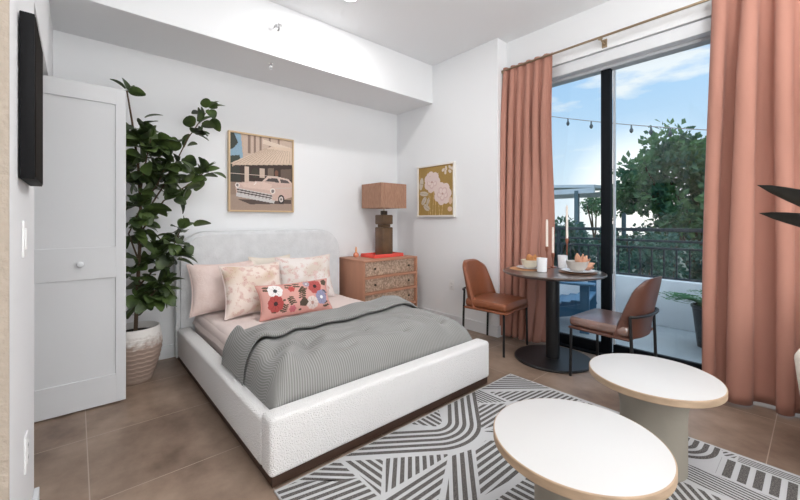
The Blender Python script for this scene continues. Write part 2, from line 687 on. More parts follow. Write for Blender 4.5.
boxo('bottom_rail', (3.57, 3.605, -0.70, 1.21, 0.018, 0.10), FRAMEB, gd, bev=0.003)
boxo('pane', (3.530, 3.536, 1.285, 1.935, 0.105, 2.54), GLASS, gd)
boxo('pane', (3.585, 3.591, -0.705, 1.20, 0.095, 2.54), GLASS, gd)
boxo('header_panel', (XW + 0.004, 3.50, -0.75, 1.98, 2.555, 2.652), TRIMW, gd, bev=0.003)
boxo('shade_track', (3.502, 3.61, -0.75, 1.98, 2.575, 2.665), FRAMEB, gd)

# closet door leaf, folded out into the room
cd = bpy.data.objects.new('door_2', None)
COL.objects.link(cd)
struct(cd, 'white shaker panel closet door standing open', 'closet door')
DX0, DX1, DY, DT = -0.235, 0.25, 3.04, 0.03
bm = bmesh.new()
zb, zt = 0.012, 2.06
box(bm, DX0, DX0 + 0.053, DY, DY + DT, zb, zt, bev=0.002)
box(bm, DX1 - 0.055, DX1, DY, DY + DT, zb, zt, bev=0.002)
for a, b in ((zb, 0.195), (0.825, 1.027), (1.955, zt)):
    box(bm, DX0 + 0.052, DX1 - 0.054, DY, DY + DT, a, b, bev=0.002)
fin('leaf_frame', bm, DOORW, cd)
boxo('lower_panel', (DX0 + 0.05, DX1 - 0.052, DY + 0.010, DY + DT - 0.004, 0.19, 0.83), DOORW, cd)
boxo('upper_panel', (DX0 + 0.05, DX1 - 0.052, DY + 0.010, DY + DT - 0.004, 1.02, 1.96), DOORW, cd)
bm = bmesh.new()
lathe(bm, [(0.008, 0), (0.008, 0.012), (0.015, 0.018), (0.018, 0.026), (0.014, 0.034), (0.004, 0.037)], 24)
bmesh.ops.rotate(bm, verts=bm.verts, matrix=Matrix.Rotation(PI / 2, 3, 'X'))
fin('knob', bm, TRIMW, cd, loc=(0.02, DY, 0.925), autos=True)

# ------------------------------------------------------------------ outdoors: balcony
struct(boxo('balcony_floor', (3.6, 5.2, -1.5, 4.5, -0.12, -0.01), CONC), 'grey concrete balcony floor', 'balcony')
struct(boxo('wall_parapet', (5.02, 5.2, -1.5, 4.5, -0.01, 0.515), PARAP, bev=0.006), 'low white balcony parapet', 'parapet')
struct(boxo('ground', (5.2, 40, -20, 30, -0.5, -0.3), GRND), 'ground beyond the balcony', 'ground')
rl = thing('balcony_railing', 'dark metal railing standing on the white balcony parapet', 'railing', (5.09, 0, 0.515))
for z, r in ((0.57, 0.020), (0.44, 0.013), (0.355, 0.013), (0.02, 0.013)):
    boxo('rail', (-r, r, -1.5, 4.5, z - r, z + r), RAILM, rl, bev=0.003)
bb = boxo('baluster', (-0.008, 0.008, -0.008, 0.008, 0.03, 0.35), RAILM, rl)
k = 0
y = -0.48
while y < 3.6:
    b = bb if k == 0 else bb.copy()
    if k:
        COL.objects.link(b)
        b.parent = rl
    b.location = (0, y, 0)
    k += 1
    y += 0.119
for y in (-1.4, 2.42):
    boxo('post', (-0.02, 0.02, y - 0.02, y + 0.02, 0, 0.55), RAILM, rl)


def leaf_quads(n, sampler, size, name, m, parent, wid=0.6):
    vs, fs = [], []
    for i in range(n):
        p, nr = sampler()
        d = Vector((random.gauss(0, 1), random.gauss(0, 1), random.gauss(0, 1)))
        d = (d + nr * 0.8).normalized()
        s = d.orthogonal().normalized()
        s = (Matrix.Rotation(random.random() * 6.28, 3, d) @ s)
        L = size * random.uniform(0.6, 1.3)
        w = L * wid * 0.5
        b = len(vs)
        nn = d.cross(s)
        vs += [p, p + d * L * 0.5 + s * w + nn * w * 0.3, p + d * L, p + d * L * 0.5 - s * w + nn * w * 0.3]
        fs += [(b, b + 1, b + 2, b + 3)]
    me = bpy.data.meshes.new(name)
    me.from_pydata([tuple(v) for v in vs], [], fs)
    return link(name, me, m, parent)


def clump_sampler(clumps, fill=0.5):
    def f():
        c, r = random.choice(clumps)
        d = Vector((random.gauss(0, 1), random.gauss(0, 1), random.gauss(0, 1))).normalized()
        return c + d * r * (random.random() ** fill), d
    return f


def branches(bm, base, tips, r):
    for t in tips:
        mid = (base + t) / 2 + Vector((random.uniform(-.15, .15), random.uniform(-.15, .15), 0))
        tube(bm, [base + Vector((random.uniform(-.05, .05), random.uniform(-.05, .05), 0)), mid, t], r, 6, r * 0.4)


def tree(name, label, loc, cr, cz, n_cl, clr, nleaf, size, m, nbr=9, flat=0.7, group=None):
    t = thing(name, label, 'tree', loc, 0, group)
    cl = []
    for i in range(n_cl):
        d = Vector((random.gauss(0, 1), random.gauss(0, 1), random.gauss(0, 1))).normalized() * (random.random() ** 0.45)
        cl.append((Vector((d.x * cr, d.y * cr, cz + d.z * cr * flat)), clr * random.uniform(0.6, 1.15)))
    leaf_quads(nleaf, clump_sampler(cl), size, 'foliage', m, t)
    bm = bmesh.new()
    branches(bm, Vector((0, 0, 0)), [c for c, r in random.sample(cl, min(nbr, len(cl)))], 0.045)
    fin('trunk', bm, BARK, t)
    return t


random.seed(11)
tree('spreading_tree', 'broad green tree rising behind the balcony railing right of the door frame', (9.3, 1.36, -0.3), 1.7, 2.07, 74, 0.40, 10500, 0.15, TREEL, 14)
random.seed(5)
tree('small_tree', 'small light tree beside the pergola posts', (13.4, 4.9, -0.3), 0.6, 1.95, 16, 0.3, 1500, 0.10, TREEL, 5)


def hedge(label, x, y, w, h, n, seed):
    random.seed(seed)
    t = thing('hedge_shrub', label, 'shrub', (x, y, -0.3), 0, 'shrubs behind the balcony railing')
    cl = [(Vector((random.uniform(-.35, .35), random.uniform(-w / 2, w / 2), random.uniform(0.25, h - 0.15))), random.uniform(.12, .26)) for _ in range(26)]
    leaf_quads(n, clump_sampler(cl), 0.085, 'foliage', HEDGEL, t)
    bm = bmesh.new()
    for k in range(9):
        yy = random.uniform(-w / 2, w / 2)
        tube(bm, [(0, yy * .6, 0), (random.uniform(-.2, .2), yy * .8, h * .5), (random.uniform(-.3, .3), yy, h * .9)], 0.018, 5, 0.006)
    fin('stems', bm, BARK, t)


SHRUBS = [(6.9, 0.98, 1.32, 'dark leafy shrub behind the railing, beside the right curtain'),
          (6.05, 1.54, 1.28, 'dark leafy shrub behind the railing, in the middle of the right glass pane'),
          (6.9, 2.26, 1.42, 'dark leafy shrub behind the railing, just right of the black door stile'),
          (6.05, 2.76, 1.52, 'dark leafy shrub behind the railing, between the tall candle and the black door stile'),
          (6.9, 3.52, 1.55, 'dark leafy shrub behind the railing, against the edge of the left curtain')]
for k, (hx, hy, hh, lab) in enumerate(SHRUBS):
    hedge(lab, hx, hy, 0.62, hh, 2400, 41 + k)

pg = thing('pergola', 'pale garden pergola with teal posts beyond the railing', 'pergola', (9.6, 4.4, -0.3))
bm = bmesh.new()
vs = [bm.verts.new(p) for p in ((-0.6, -0.95, 2.25), (1.6, -0.95, 2.30), (1.6, 1.9, 2.45), (-0.6, 1.9, 2.42))]
f = bm.faces.new(vs)
ex = bmesh.ops.extrude_face_region(bm, geom=[f])
for v in ex['geom']:
    if isinstance(v, bmesh.types.BMVert):
        v.co.z += 0.07
fin('roof', bm, PERG, pg)
boxo('beam', (-0.6, -0.54, -0.95, 1.9, 2.13, 2.25), PERG, pg)
boxo('beam', (1.5, 1.56, -0.95, 1.9, 2.15, 2.29), PERG, pg)
for (x, y) in ((-0.57, -0.55), (-0.57, 1.0), (1.53, -0.9), (1.53, 1.6)):
    boxo('post', (x - 0.045, x + 0.045, y - 0.045, y + 0.045, 0, 2.2), PERGP, pg)

# string lights
P0, P1 = Vector((6, 3.3, 3.05)), Vector((6, -0.6, 2.0))
sl = thing('string_lights', 'black cord with small hanging bulbs strung across the sky outside', 'string lights', (6, 1.3, 2.3))
pts = []
for i in range(25):
    t = i / 24
    p = P0.lerp(P1, t) - Vector((0, 0, 0.32 * t * (1 - t))) - Vector((6, 1.3, 2.3))
    pts.append(p)
tubeo('cord', pts, 0.006, mat('cord', srgb(150, 140, 140), 0.6), sl, seg=6)
for yy in (2.70, 2.34, 1.79, 1.55, 1.33, 0.9, 0.5, 3.1):
    t = (3.3 - yy) / 3.9
    p = P0.lerp(P1, t) - Vector((0, 0, 0.32 * t * (1 - t))) - Vector((6, 1.3, 2.3))
    bm = bmesh.new()
    lathe(bm, [(0.010, 0), (0.012, -0.045), (0.026, -0.075), (0.022, -0.10), (0.006, -0.118)], 12)
    fin('bulb', bm, BULB, sl, loc=p, smooth=True)

# blue adirondack chair on the balcony
ad = thing('adirondack_chair', 'blue painted slatted armchair on the balcony behind the dining table', 'chair', (4.3, 2.02, -0.01), 0.25)
for i in range(5):
    x = -0.22 + i * 0.11
    bm = bmesh.new()
    box(bm, x - 0.048, x + 0.048, 0.20, 0.222, 0.22, 0.86 + 0.05 * (2 - abs(i - 2)), bev=0.004)
    bmesh.ops.rotate(bm, verts=bm.verts, cent=(0, 0.2, 0.22), matrix=Matrix.Rotation(-0.32, 3, 'X'))
    fin('back_slat', bm, BLUEP, ad)
for i in range(5):
    y = -0.30 + i * 0.10
    boxo('seat_slat', (-0.27, 0.27, y - 0.044, y + 0.044, 0.34 - 0.025 * i, 0.36 - 0.025 * i), BLUEP, ad, bev=0.003)
for s in (-1, 1):
    boxo('arm', (s * 0.34 - 0.07, s * 0.34 + 0.07, -0.40, 0.34, 0.52, 0.545), BLUEP, ad, bev=0.008)
    boxo('leg', (s * 0.30 - 0.02, s * 0.30 + 0.02, -0.34, -0.25, 0, 0.52), BLUEP, ad)
    bm = bmesh.new()
    box(bm, s * 0.285 - 0.012, s * 0.285 + 0.012, -0.34, 0.55, 0.2, 0.31)
    bmesh.ops.rotate(bm, verts=bm.verts, cent=(0, -0.3, 0.25), matrix=Matrix.Rotation(-0.25, 3, 'X'))
    fin('leg', bm, BLUEP, ad)

# balcony pot plant
bp_ = thing('potted_fern', 'green fern in a tall black pot on the balcony beside the right curtain', 'plant', (4.52, 0.70, -0.01))
latheo('pot', [(0.085, 0), (0.125, 0.37), (0.135, 0.375), (0.135, 0.395), (0.118, 0.395), (0.115, 0.36)], POTB, bp_)
random.seed(3)
vs, fs = [], []
for i in range(80):
    a = random.uniform(0, 2 * PI)
    ln = random.uniform(0.25, 0.48)
    for k in range(10):
        t = k / 10
        c = Vector((math.cos(a) * ln * t, math.sin(a) * ln * t, 0.37 + ln * 0.9 * t - 0.75 * t * t * ln))
        for s in (-1, 1):
            d = Vector((math.cos(a + s * 1.1), math.sin(a + s * 1.1), 0.1)) * 0.07 * (1 - t * 0.6)
            b = len(vs)
            w = Vector((math.cos(a), math.sin(a), 0.05)) * 0.018
            vs += [c, c + d * .5 + w, c + d, c + d * .5 - w]
            fs.append((b, b + 1, b + 2, b + 3))
me = bpy.data.meshes.new('fronds')
me.from_pydata([tuple(v) for v in vs], [], fs)
link('fronds', me, FERNL, bp_)

# ------------------------------------------------------------------ ceiling fittings
for i, ((x, y), pw) in enumerate(DOWNLIGHTS[:1]):
    t = thing('recessed_downlight', 'round recessed ceiling light above the bed at the top edge', 'ceiling light', (x, y, ZC))
    latheo('trim_ring', [(0.060, -0.001), (0.062, -0.008), (0.078, -0.006), (0.080, 0.0)], TRIMW, t)
    latheo('diffuser', [(0.058, -0.001), (0.058, -0.004)], GLOW, t)
for (x, y), pw in DOWNLIGHTS:
    d = bpy.data.lights.new('downlight_lamp', 'AREA')
    d.shape = 'DISK'
    d.size = 0.11
    d.energy = pw
    d.color = (1, 0.99, 0.975)
    o = bpy.data.objects.new('downlight_lamp', d)
    COL.objects.link(o)
    o.location = (x, y, ZC - 0.012)

sp1 = thing('sidewall_sprinkler', 'small chrome sprinkler head on the soffit face', 'sprinkler', (1.303, 3.09, 2.855))
bm = bmesh.new()
lathe(bm, [(0.03, 0), (0.03, 0.004), (0.012, 0.012), (0.010, 0.03)], 20)
bmesh.ops.rotate(bm, verts=bm.verts, matrix=Matrix.Rotation(PI / 2, 3, 'X'))
fin('escutcheon', bm, CHROME, sp1, autos=True)
bm = bmesh.new()
for s in (-1, 1):
    tube(bm, [(0, -0.025, 0), (s * 0.016, -0.04, 0), (0, -0.06, 0)], 0.003, 6)
box(bm, -0.02, 0.02, -0.064, -0.06, -0.012, 0.012)
fin('deflector', bm, CHROME, sp1)
sp2 = thing('pendent_sprinkler', 'small chrome sprinkler hanging under the soffit', 'sprinkler', (1.317, 3.254, 2.607))
latheo('escutcheon', [(0.02, 0), (0.02, -0.003), (0.008, -0.008), (0.007, -0.022)], CHROME, sp2, seg=20)
bm = bmesh.new()
for s in (-1, 1):
    tube(bm, [(0, 0, -0.018), (s * 0.012, 0, -0.03), (0, 0, -0.045)], 0.0025, 6)
lathe(bm, [(0.014, -0.045), (0.014, -0.048)], 12)
fin('deflector', bm, CHROME, sp2)

# ------------------------------------------------------------------ left wall things
tv = thing('television', 'black flat television mounted on the left wall beside the closet door', 'television', (XL, 2.35, 1.7))
boxo('wall_mount', (0, 0.006, -0.1, 0.1, -0.15, 0.15), BLACKP, tv)
boxo('housing', (0.003, 0.036, -0.165, 0.165, -0.245, 0.245), BLACKP, tv, bev=0.003)
boxo('screen', (0.0362, 0.0375, -0.158, 0.158, -0.238, 0.238), SCREEN, tv)
tv.location = (XL, 1.70, 1.566)


def plate(name, label, cat, loc, rz, kind):
    t = thing(name, label, cat, loc, rz)       # plate faces local -Y
    boxo('cover_plate', (-0.036, 0.036, -0.006, 0, -0.058, 0.058), SWITCH, t, bev=0.002)
    if kind == 'switch':
        boxo('rocker', (-0.016, 0.016, -0.010, -0.005, -0.033, 0.033), SWITCH, t, bev=0.002)
    else:
        for z in (-0.02, 0.02):
            r = boxo('receptacle', (-0.017, 0.017, -0.008, -0.005, z - 0.015, z + 0.015), SWITCH, t, bev=0.002)
            boxo('slot', (-0.008, -0.006, -0.0085, -0.0075, z - 0.004, z + 0.006), SLOT, r)
            boxo('slot', (0.006, 0.008, -0.0085, -0.0075, z - 0.004, z + 0.006), SLOT, r)
    return t


plate('light_switch', 'white light switch below the television', 'switch', (XL, 1.68, 1.14), PI / 2, 'switch')
plate('power_outlet', 'white outlet low on the left wall', 'outlet', (XL, 1.74, 0.43), PI / 2, 'outlet')
plate('power_outlet', 'white outlet on the wall below the flower print', 'outlet', (XR, 2.785, 0.455), -PI / 2, 'outlet')

# ------------------------------------------------------------------ framed photograph (vintage car)
c = Canvas(120, 140, (196, 170, 150))
c.poly([(0, 0), (.16, 0), (.2, .35), (0, .4)], (140, 170, 190))
c.poly([(0, 0), (.06, 0), (.12, .12), (.05, .2), (0, .22)], (60, 66, 60))
c.poly([(0, .3), (.14, .28), (.16, .36), (.04, .42), (0, .5)], (62, 70, 62))
c.poly([(.2, 0), (1, 0), (1, .3), (.2, .3)], (196, 174, 158))
for x in (.27, .36, .45, .6, .75):
    c.poly([(x, .0), (x + .035, 0), (x + .035, .24), (x, .24)], (138, 116, 104))
c.poly([(.5, .03), (1, .10), (1, .16), (.5, .09)], (216, 198, 182))
c.poly([(.0, .40), (.30, .26), (.64, .12), (1, .10), (1, .33), (.1, .41)], (214, 192, 172))
for i in range(16):
    x = .06 + i * .06
    c.line((x, .40 - .004 * i), (min(1, x * .45 + .52), .15), .010, (184, 160, 142))
for i in range(22):
    c.ell(.05 + i * .045, .405 - .0037 * i, .022, .012, (206, 184, 164))
c.poly([(.05, .42), (1, .34), (1, .66), (.05, .66)], (64, 50, 44))
c.poly([(.22, .42), (.28, .42), (.28, .64), (.22, .64)], (208, 186, 170))
c.poly([(.0, .44), (.14, .42), (.16, .62), (0, .64)], (58, 58, 52))
c.ell(.38, .50, .06, .07, (66, 60, 50))
c.poly([(.45, .43), (.53, .43), (.53, .56), (.45, .56)], (196, 176, 160))
c.poly([(.58, .42), (.68, .41), (.68, .55), (.58, .55)], (120, 104, 92))
c.poly([(.80, .42), (.98, .40), (.98, .56), (.80, .56)], (104, 88, 78))
c.ell(.73, .48, .03, .045, (120, 82, 66))
c.poly([(0, .64), (1, .60), (1, 1), (0, 1)], (150, 128, 114))
c.poly([(0, .80), (1, .84), (1, 1), (0, 1)], (164, 142, 128))
c.poly([(.12, .86), (.98, .84), (.98, .90), (.3, .92)], (84, 70, 64))
c.poly([(.50, .60), (.58, .53), (.76, .525), (.94, .55), (1, .60), (1, .66), (.5, .66)], (210, 188, 176))
c.poly([(.54, .60), (.60, .555), (.74, .55), (.78, .605)], (74, 66, 66))
c.poly([(.80, .605), (.79, .555), (.92, .57), (.97, .61)], (90, 80, 78))
c.poly([(.08, .70), (.12, .64), (.30, .615), (.55, .60), (.98, .61), (1, .63), (1, .80), (.80, .86), (.55, .88), (.10, .80)], (204, 176, 164))
c.poly([(.14, .645), (.5, .61), (.66, .64), (.62, .72), (.2, .70)], (218, 192, 180))
c.poly([(.10, .72), (.66, .79), (.64, .87), (.12, .80)], (86, 74, 72))
for z in (.735, .765, .795):
    c.line((.10, z - .02), (.66, z + .05), .012, (206, 200, 196))
c.poly([(.09, .78), (.70, .86), (.69, .90), (.09, .82)], (200, 196, 194))
c.ell(.11, .675, .032, .034, (228, 220, 212))
c.ell(.11, .675, .018, .020, (120, 112, 110))
c.ell(.665, .73, .042, .040, (232, 224, 216))
c.ell(.665, .73, .026, .026, (130, 120, 118))
c.ell(.81, .84, .055, .062, (40, 34, 34))
c.ell(.81, .84, .034, .040, (214, 206, 200))
c.ell(.81, .84, .016, .018, (120, 110, 104))
c.line((.72, .69), (1, .67), .008, (196, 190, 186))
c.line((.36, .66), (.40, .62), .012, (240, 232, 226))
c.noise(.12, 1)


def picture(name, label, loc, rz, w, h, fw, depth, fm, canvas, white_inner=None):
    """face looks along local -Y, origin centre of the back"""
    t = thing(name, label, 'picture', loc, rz)
    bm = bmesh.new()
    box(bm, -w / 2, w / 2, -depth, 0, h / 2 - fw, h / 2, bev=0.002)
    box(bm, -w / 2, w / 2, -depth, 0, -h / 2, -h / 2 + fw, bev=0.002)
    box(bm, -w / 2, -w / 2 + fw, -depth, 0, -h / 2 + fw, h / 2 - fw, bev=0.001)
    box(bm, w / 2 - fw, w / 2, -depth, 0, -h / 2 + fw, h / 2 - fw, bev=0.001)
    fin('picture_frame', bm, fm, t)
    a, b = w / 2 - fw, h / 2 - fw
    grid(lambda u, v: (-a + 2 * a * u, -depth * 0.6, -b + 2 * b * v), canvas.w, canvas.h, 'print', PAINT, t,
         colfn=canvas.at, smooth=False)
    return t


picture('framed_photograph', 'pale wood framed photograph of a pink vintage car above the headboard', (1.42, YB, 1.668), 0, 0.66, 0.775, 0.016, 0.038, FRAMEW, c)

c = Canvas(110, 120, (166, 134, 74))
c.noise(.15, 4)
for x0, x1 in ((.36, .30), (.42, .46), (.62, .56), (.68, .74), (.5, .52)):
    c.line((x0, 1), (x1, .45), .012, (214, 184, 132))
c.line((.30, 1), (.36, .6), .01, (206, 172, 120))
for (x, y, rx, ry, a) in ((.08, .34, .06, .13, .2), (.16, .55, .13, .05, .1), (.16, .70, .10, .055, -.9), (.24, .84, .10, .06, .5), (.28, .72, .09, .035, -1.2)):
    c.ell(x, y, rx, ry, (204, 192, 176), a)
    c.line((x - rx * math.cos(a), y - rx * math.sin(a)), (x + rx * math.cos(a), y + rx * math.sin(a)), .008, (150, 134, 104))
for (x, y) in ((.72, .10), (.80, .07), (.90, .06), (.97, .09), (.78, .15), (.90, .14)):
    c.ell(x, y, .045, .03, (214, 200, 186), random.random() * 3)


def rose(cx, cy, r):
    for k in range(7):
        a = k * 2 * PI / 7
        c.ell(cx + math.cos(a) * r * .55, cy + math.sin(a) * r * .5, r * .52, r * .46, (226, 206, 200), a)
    for k in range(5):
        a = k * 2 * PI / 5 + .4
        c.ell(cx + math.cos(a) * r * .35, cy + math.sin(a) * r * .3, r * .34, r * .28, (214, 186, 182), a)
        c.ell(cx + math.cos(a) * r * .30, cy + math.sin(a) * r * .26, r * .26, r * .2, (232, 214, 208), a)
    c.ell(cx, cy, r * .12, r * .1, (196, 160, 150))


rose(.40, .32, .22)
c.poly([(.22, .2), (.28, .12), (.34, .22), (.42, .12), (.50, .2), (.58, .14), (.6, .3), (.2, .3)], (224, 204, 200))
rose(.70, .57, .23)
c.ell(.92, .72, .05, .07, (218, 188, 160), .2)
c.ell(.90, .88, .06, .05, (220, 190, 168), 0)
picture('framed_flower_print', 'white framed print of two pale roses on ochre ground', (XR, 3.025, 1.55), -PI / 2, 0.605, 0.625, 0.020, 0.036, FRAMEP, c)

# ------------------------------------------------------------------ bed
BX0, BX1, BY0, BY1 = 0.64, 2.27, 1.59, 3.728
bed = thing('upholstered_bed', 'white boucle upholstered bed frame with rounded headboard', 'bed', (1.455, 2.66, 0))
ox, oy = 1.455, 2.66


def rel(d):
    return (d[0] - ox, d[1] - ox * 0 - ox, 0)


def bbox(name, x0, x1, y0, y1, z0, z1, m, bev, seg=4):
    return boxo(name, (x0 - ox, x1 - ox, y0 - oy, y1 - oy, z0, z1), m, bed, bev=bev, seg=seg)


bbox('footboard', BX0, BX1, BY0, BY0 + 0.115, 0.055, 0.318, BOUCLE, 0.022)
bbox('side_rail', BX0, BX0 + 0.105, BY0 + 0.114, 3.575, 0.055, 0.285, BOUCLE, 0.02)
bbox('side_rail', BX1 - 0.105, BX1, BY0 + 0.114, 3.575, 0.055, 0.285, BOUCLE, 0.02)
bbox('plinth', BX0 + 0.015, BX1 - 0.015, BY0 + 0.013, 3.7, 0.012, 0.056, PLINTH, 0)
# headboard: rounded outline extruded
out = []
R = 0.25
hx0, hx1, hz0, hz1 = BX0, BX1 - 0.02, 0.03, 1.098
out += [(hx0, hz0), (hx0, hz1 - R)]
for k in range(1, 13):
    a = PI - k * PI / 24
    out.append((hx0 + R + R * math.cos(a), hz1 - R + R * math.sin(a)))
for k in range(0, 13):
    a = PI / 2 - k * PI / 24
    out.append((hx1 - R + R * math.cos(a), hz1 - R + R * math.sin(a)))
out += [(hx1, hz0)]
bm = bmesh.new()
vs = [bm.verts.new((x - ox, 3.575 - oy, z)) for x, z in out]
f = bm.faces.new(vs)
ex = bmesh.ops.extrude_face_region(bm, geom=[f])
for v in ex['geom']:
    if isinstance(v, bmesh.types.BMVert):
        v.co.y = BY1 - oy
es = [e for e in bm.edges if abs(e.verts[0].co.y - e.verts[1].co.y) < 1e-5]
bmesh.ops.bevel(bm, geom=es, offset=0.03, segments=4, affect='EDGES')
fin('headboard', bm, VELVET, bed, autos=True)

# mattress + sheet
MX0, MX1, MY0, MY1, MZ = 0.765, 2.145, 1.73, 3.56, 0.405
mt = thing('mattress', 'mattress under a pale pink fitted sheet on the bed frame', 'mattress', (1.455, 2.65, 0.06))
bm = bmesh.new()
box(bm, MX0 - 1.455, MX1 - 1.455, MY0 - 2.65, MY1 - 2.65, 0.0, MZ - 0.07, bev=0.04, seg=4)
fin('mattress_core', bm, SHEET, mt, autos=True)


def sheet_fn(u, v):
    # fitted sheet: top plus skirts going down
    x = MX0 - 0.012 + (MX1 - MX0 + 0.024) * u
    y = 2.2 + (MY1 - 2.2) * v
    d = min(u * 1.4, (1 - u) * 1.4)
    z = MZ + 0.006 - 0.10 * max(0, 1 - d / 0.07) ** 2.2
    z += 0.006 * noise.noise(Vector((x * 6, y * 5, 1))) + 0.003 * noise.noise(Vector((x * 20, y * 14, 3)))
    return (x - 1.455, y - 2.65, z - 0.06)


sh = grid(sheet_fn, 70, 60, 'fitted_sheet', SHEET, mt)


# comforter
def cz(x, y, lift=0.0, xa=0.705, xb=2.235, ya=1.705):
    dl, dr, df = x - xa, xb - x, y - ya
    top = 0.492 + lift
    low = 0.275

    def edge(d, w):
        d = max(0.0, min(1.0, d / w))
        return math.sqrt(max(0, 1 - (1 - d) ** 2))
    w1 = 0.15 + 0.03 * math.sin(y * 9) + 0.02 * math.sin(y * 23)
    w3 = 0.15 + 0.03 * math.sin(x * 7) + 0.025 * math.sin(x * 19 + 1)
    e = edge(dl, w1) * edge(dr, 0.22) * edge(df, w3)
    # keep the bedding proud of the mattress inside its outline
    z = low + (top - low) * (e ** 0.8)
    z += 0.030 * noise.noise(Vector((x * 3.2, y * 4.2, 2))) * e
    z += 0.013 * noise.noise(Vector((x * 7 + 5 * y, y * 8, 5))) * e
    # soft radial folds running down to the near corner
    q = math.exp(-((x - 0.85) ** 2 + (y - 1.85) ** 2) / 0.10)
    z += q * 0.024 * math.sin(30 * (x - 0.7) - 18 * (y - 1.7)) * e
    q = math.exp(-((x - 1.9) ** 2 + (y - 1.85) ** 2) / 0.06)
    z += q * 0.014 * math.sin(34 * (x - 1.7) + 10 * (y - 1.7)) * e
    # tuft dimples
    for tx, ty in TUFTS:
        z -= 0.022 * math.exp(-((x - tx) ** 2 + (y - ty) ** 2) / 0.0016)
        z -= 0.012 * math.exp(-((x - tx) ** 2 / 0.02 + (y - ty) ** 2 / 0.0008))
    # inside the mattress outline never cut below it
    if MX0 - 0.01 < x < MX1 + 0.01 and y > MY0 - 0.01:
        z = max(z, MZ + 0.004 - 0.12 * max(0, 1 - min(x - MX0 + 0.01, MX1 + 0.01 - x, y - MY0 + 0.01) / 0.05) ** 2)
    return z


TUFTS = [(1.02, 2.02), (1.42, 1.98), (1.80, 1.98), (1.2, 1.82), (1.62, 1.82), (2.0, 1.85)]


def yback(x):
    t = (x - 0.7) / 1.5
    return 2.50 + 0.17 * t + 0.02 * math.sin(t * 7)


def comf_fn(u, v):
    x = 0.700 + 1.54 * u
    y = 1.700 + (2.36 - 1.700) * v
    return (x - 1.455, y - 2.2, cz(x, y) - 0.4)


cf = thing('comforter', 'grey pinstriped comforter spread over the foot of the bed', 'comforter', (1.455, 2.2, 0.4))
_arc = {}


def arc_uv(fn, n=150):
    def f(u, v):
        key = (fn.__name__, round(v, 5))
        if key not in _arc:
            row = [0.0]
            p = fn(0, v)
            for i in range(1, n + 1):
                q = fn(i / n, v)
                row.append(row[-1] + math.hypot(q[0] - p[0], q[2] - p[2]))
                p = q
            mid = row[n // 2]
            _arc[key] = [a - mid for a in row]
        return (_arc[key][round(u * n)], v * 0.7)
    return f


o = grid(comf_fn, 150, 70, 'quilt', COMF, cf, uvfn=arc_uv(comf_fn))
md = o.modifiers.new('s', 'SOLIDIFY')
md.thickness = 0.02
md.offset = -1


# turned-back band of the comforter
def fold_fn(u, v):
    x = 0.690 + 1.545 * u
    t = u
    yf = 2.12 + 0.13 * min(1, t * 3.2) - 0.02 * math.sin(t * 5) + 0.01 * math.sin(t * 31)
    yb = yback(x)
    # cross-section: rounded roll at the front (v=0) to the back edge (v=1)
    if v < 0.22:
        a = (v / 0.22) * PI
        yy = yf - 0.022 * math.sin(a)
        zz = 0.010 + 0.028 * (1 - math.cos(a)) / 2
    elif v > 0.9:
        a = (v - 0.9) / 0.1 * PI / 2
        yy = yb - 0.012 + 0.012 * math.sin(a)
        zz = 0.038 - 0.048 * (1 - math.cos(a))
    else:
        s = (v - 0.22) / 0.68
        yy = yf + (yb - 0.012 - yf) * s
        zz = 0.038 + 0.012 * math.sin(s * PI)
    z0 = cz(x, max(yy, 2.0), 0, xa=0.692, xb=2.245)
    zz *= (0.35 + 0.65 * min(1, u * 12, (1 - u) * 12))
    z = z0 + zz + 0.004
    if v > 0.5:
        s = (v - 0.5) / 0.5
        tgt = MZ + 0.02 + 0.03 * (1 - s)
        if MX0 + 0.03 < x < MX1 - 0.03:
            z = z * (1 - s * 0.75) + tgt * s * 0.75
    return (x - 1.455, yy - 2.2, z - 0.4)


o = grid(fold_fn, 150, 40, 'turned_back_band', COMF, cf, uvfn=arc_uv(fold_fn))


# pillows
def pillow(name, label, loc, w, h, t, tilt, rz, m, colfn=None, group=None, lean=0, nu=56, nv=48, pinch=0.11, flange=True):
    o = thing(name, label, 'pillow', loc, rz, group)
    rot = Matrix.Rotation(-tilt, 3, 'X') @ Matrix.Rotation(lean, 3, 'Y')

    def outline(u, v):
        a, b = 2 * u - 1, 2 * v - 1
        x = w / 2 * a * (1 - pinch * (1 - b * b) * abs(a) ** 2)
        z = h / 2 * b * (1 - pinch * (1 - a * a) * abs(b) ** 2)
        return a, b, x, z

    def side(s):
        def f(u, v):
            a, b, x, z = outline(u, v)
            th = t / 2 * (max(0, 1 - abs(a) ** 2.6) * max(0, 1 - abs(b) ** 2.6)) ** 0.55
            th += 0.006 * noise.noise(Vector((x * 9, z * 9, s + w))) * (1 - abs(a)) * 2 * (1 - abs(b))
            p = rot @ Vector((x, s * (th + 0.001), z))
            return (p.x, p.y, p.z + h / 2 * math.cos(tilt))
        return f
    grid(side(-1), nu, nv, 'front_cover', m, o, colfn=colfn)
    grid(side(1), nu // 2, nv // 2, 'back_cover', m, o, colfn=(lambda u, v: colfn(0.02, 0.02)) if colfn else None, flip=True)
    if flange:
        bm = bmesh.new()
        pts = []
        n = 20
        for k in range(n):
            pts.append((k / n, 0))
        for k in range(n):
            pts.append((1, k / n))
        for k in range(n):
            pts.append((1 - k / n, 1))
        for k in range(n + 1):
            pts.append((0, 1 - k / n))
        pp = []
        for u, v in pts:
            a, b, x, z = outline(u, v)
            p = rot @ Vector((x * 1.004, 0, z * 1.004))
            pp.append((p.x, p.y, p.z + h / 2 * math.cos(tilt)))
        tube(bm, pp, 0.005, 6)
        fin('piping', bm, LUMB if name == 'lumbar_pillow' else (m if not colfn else SHEET), o, smooth=True)
    return o


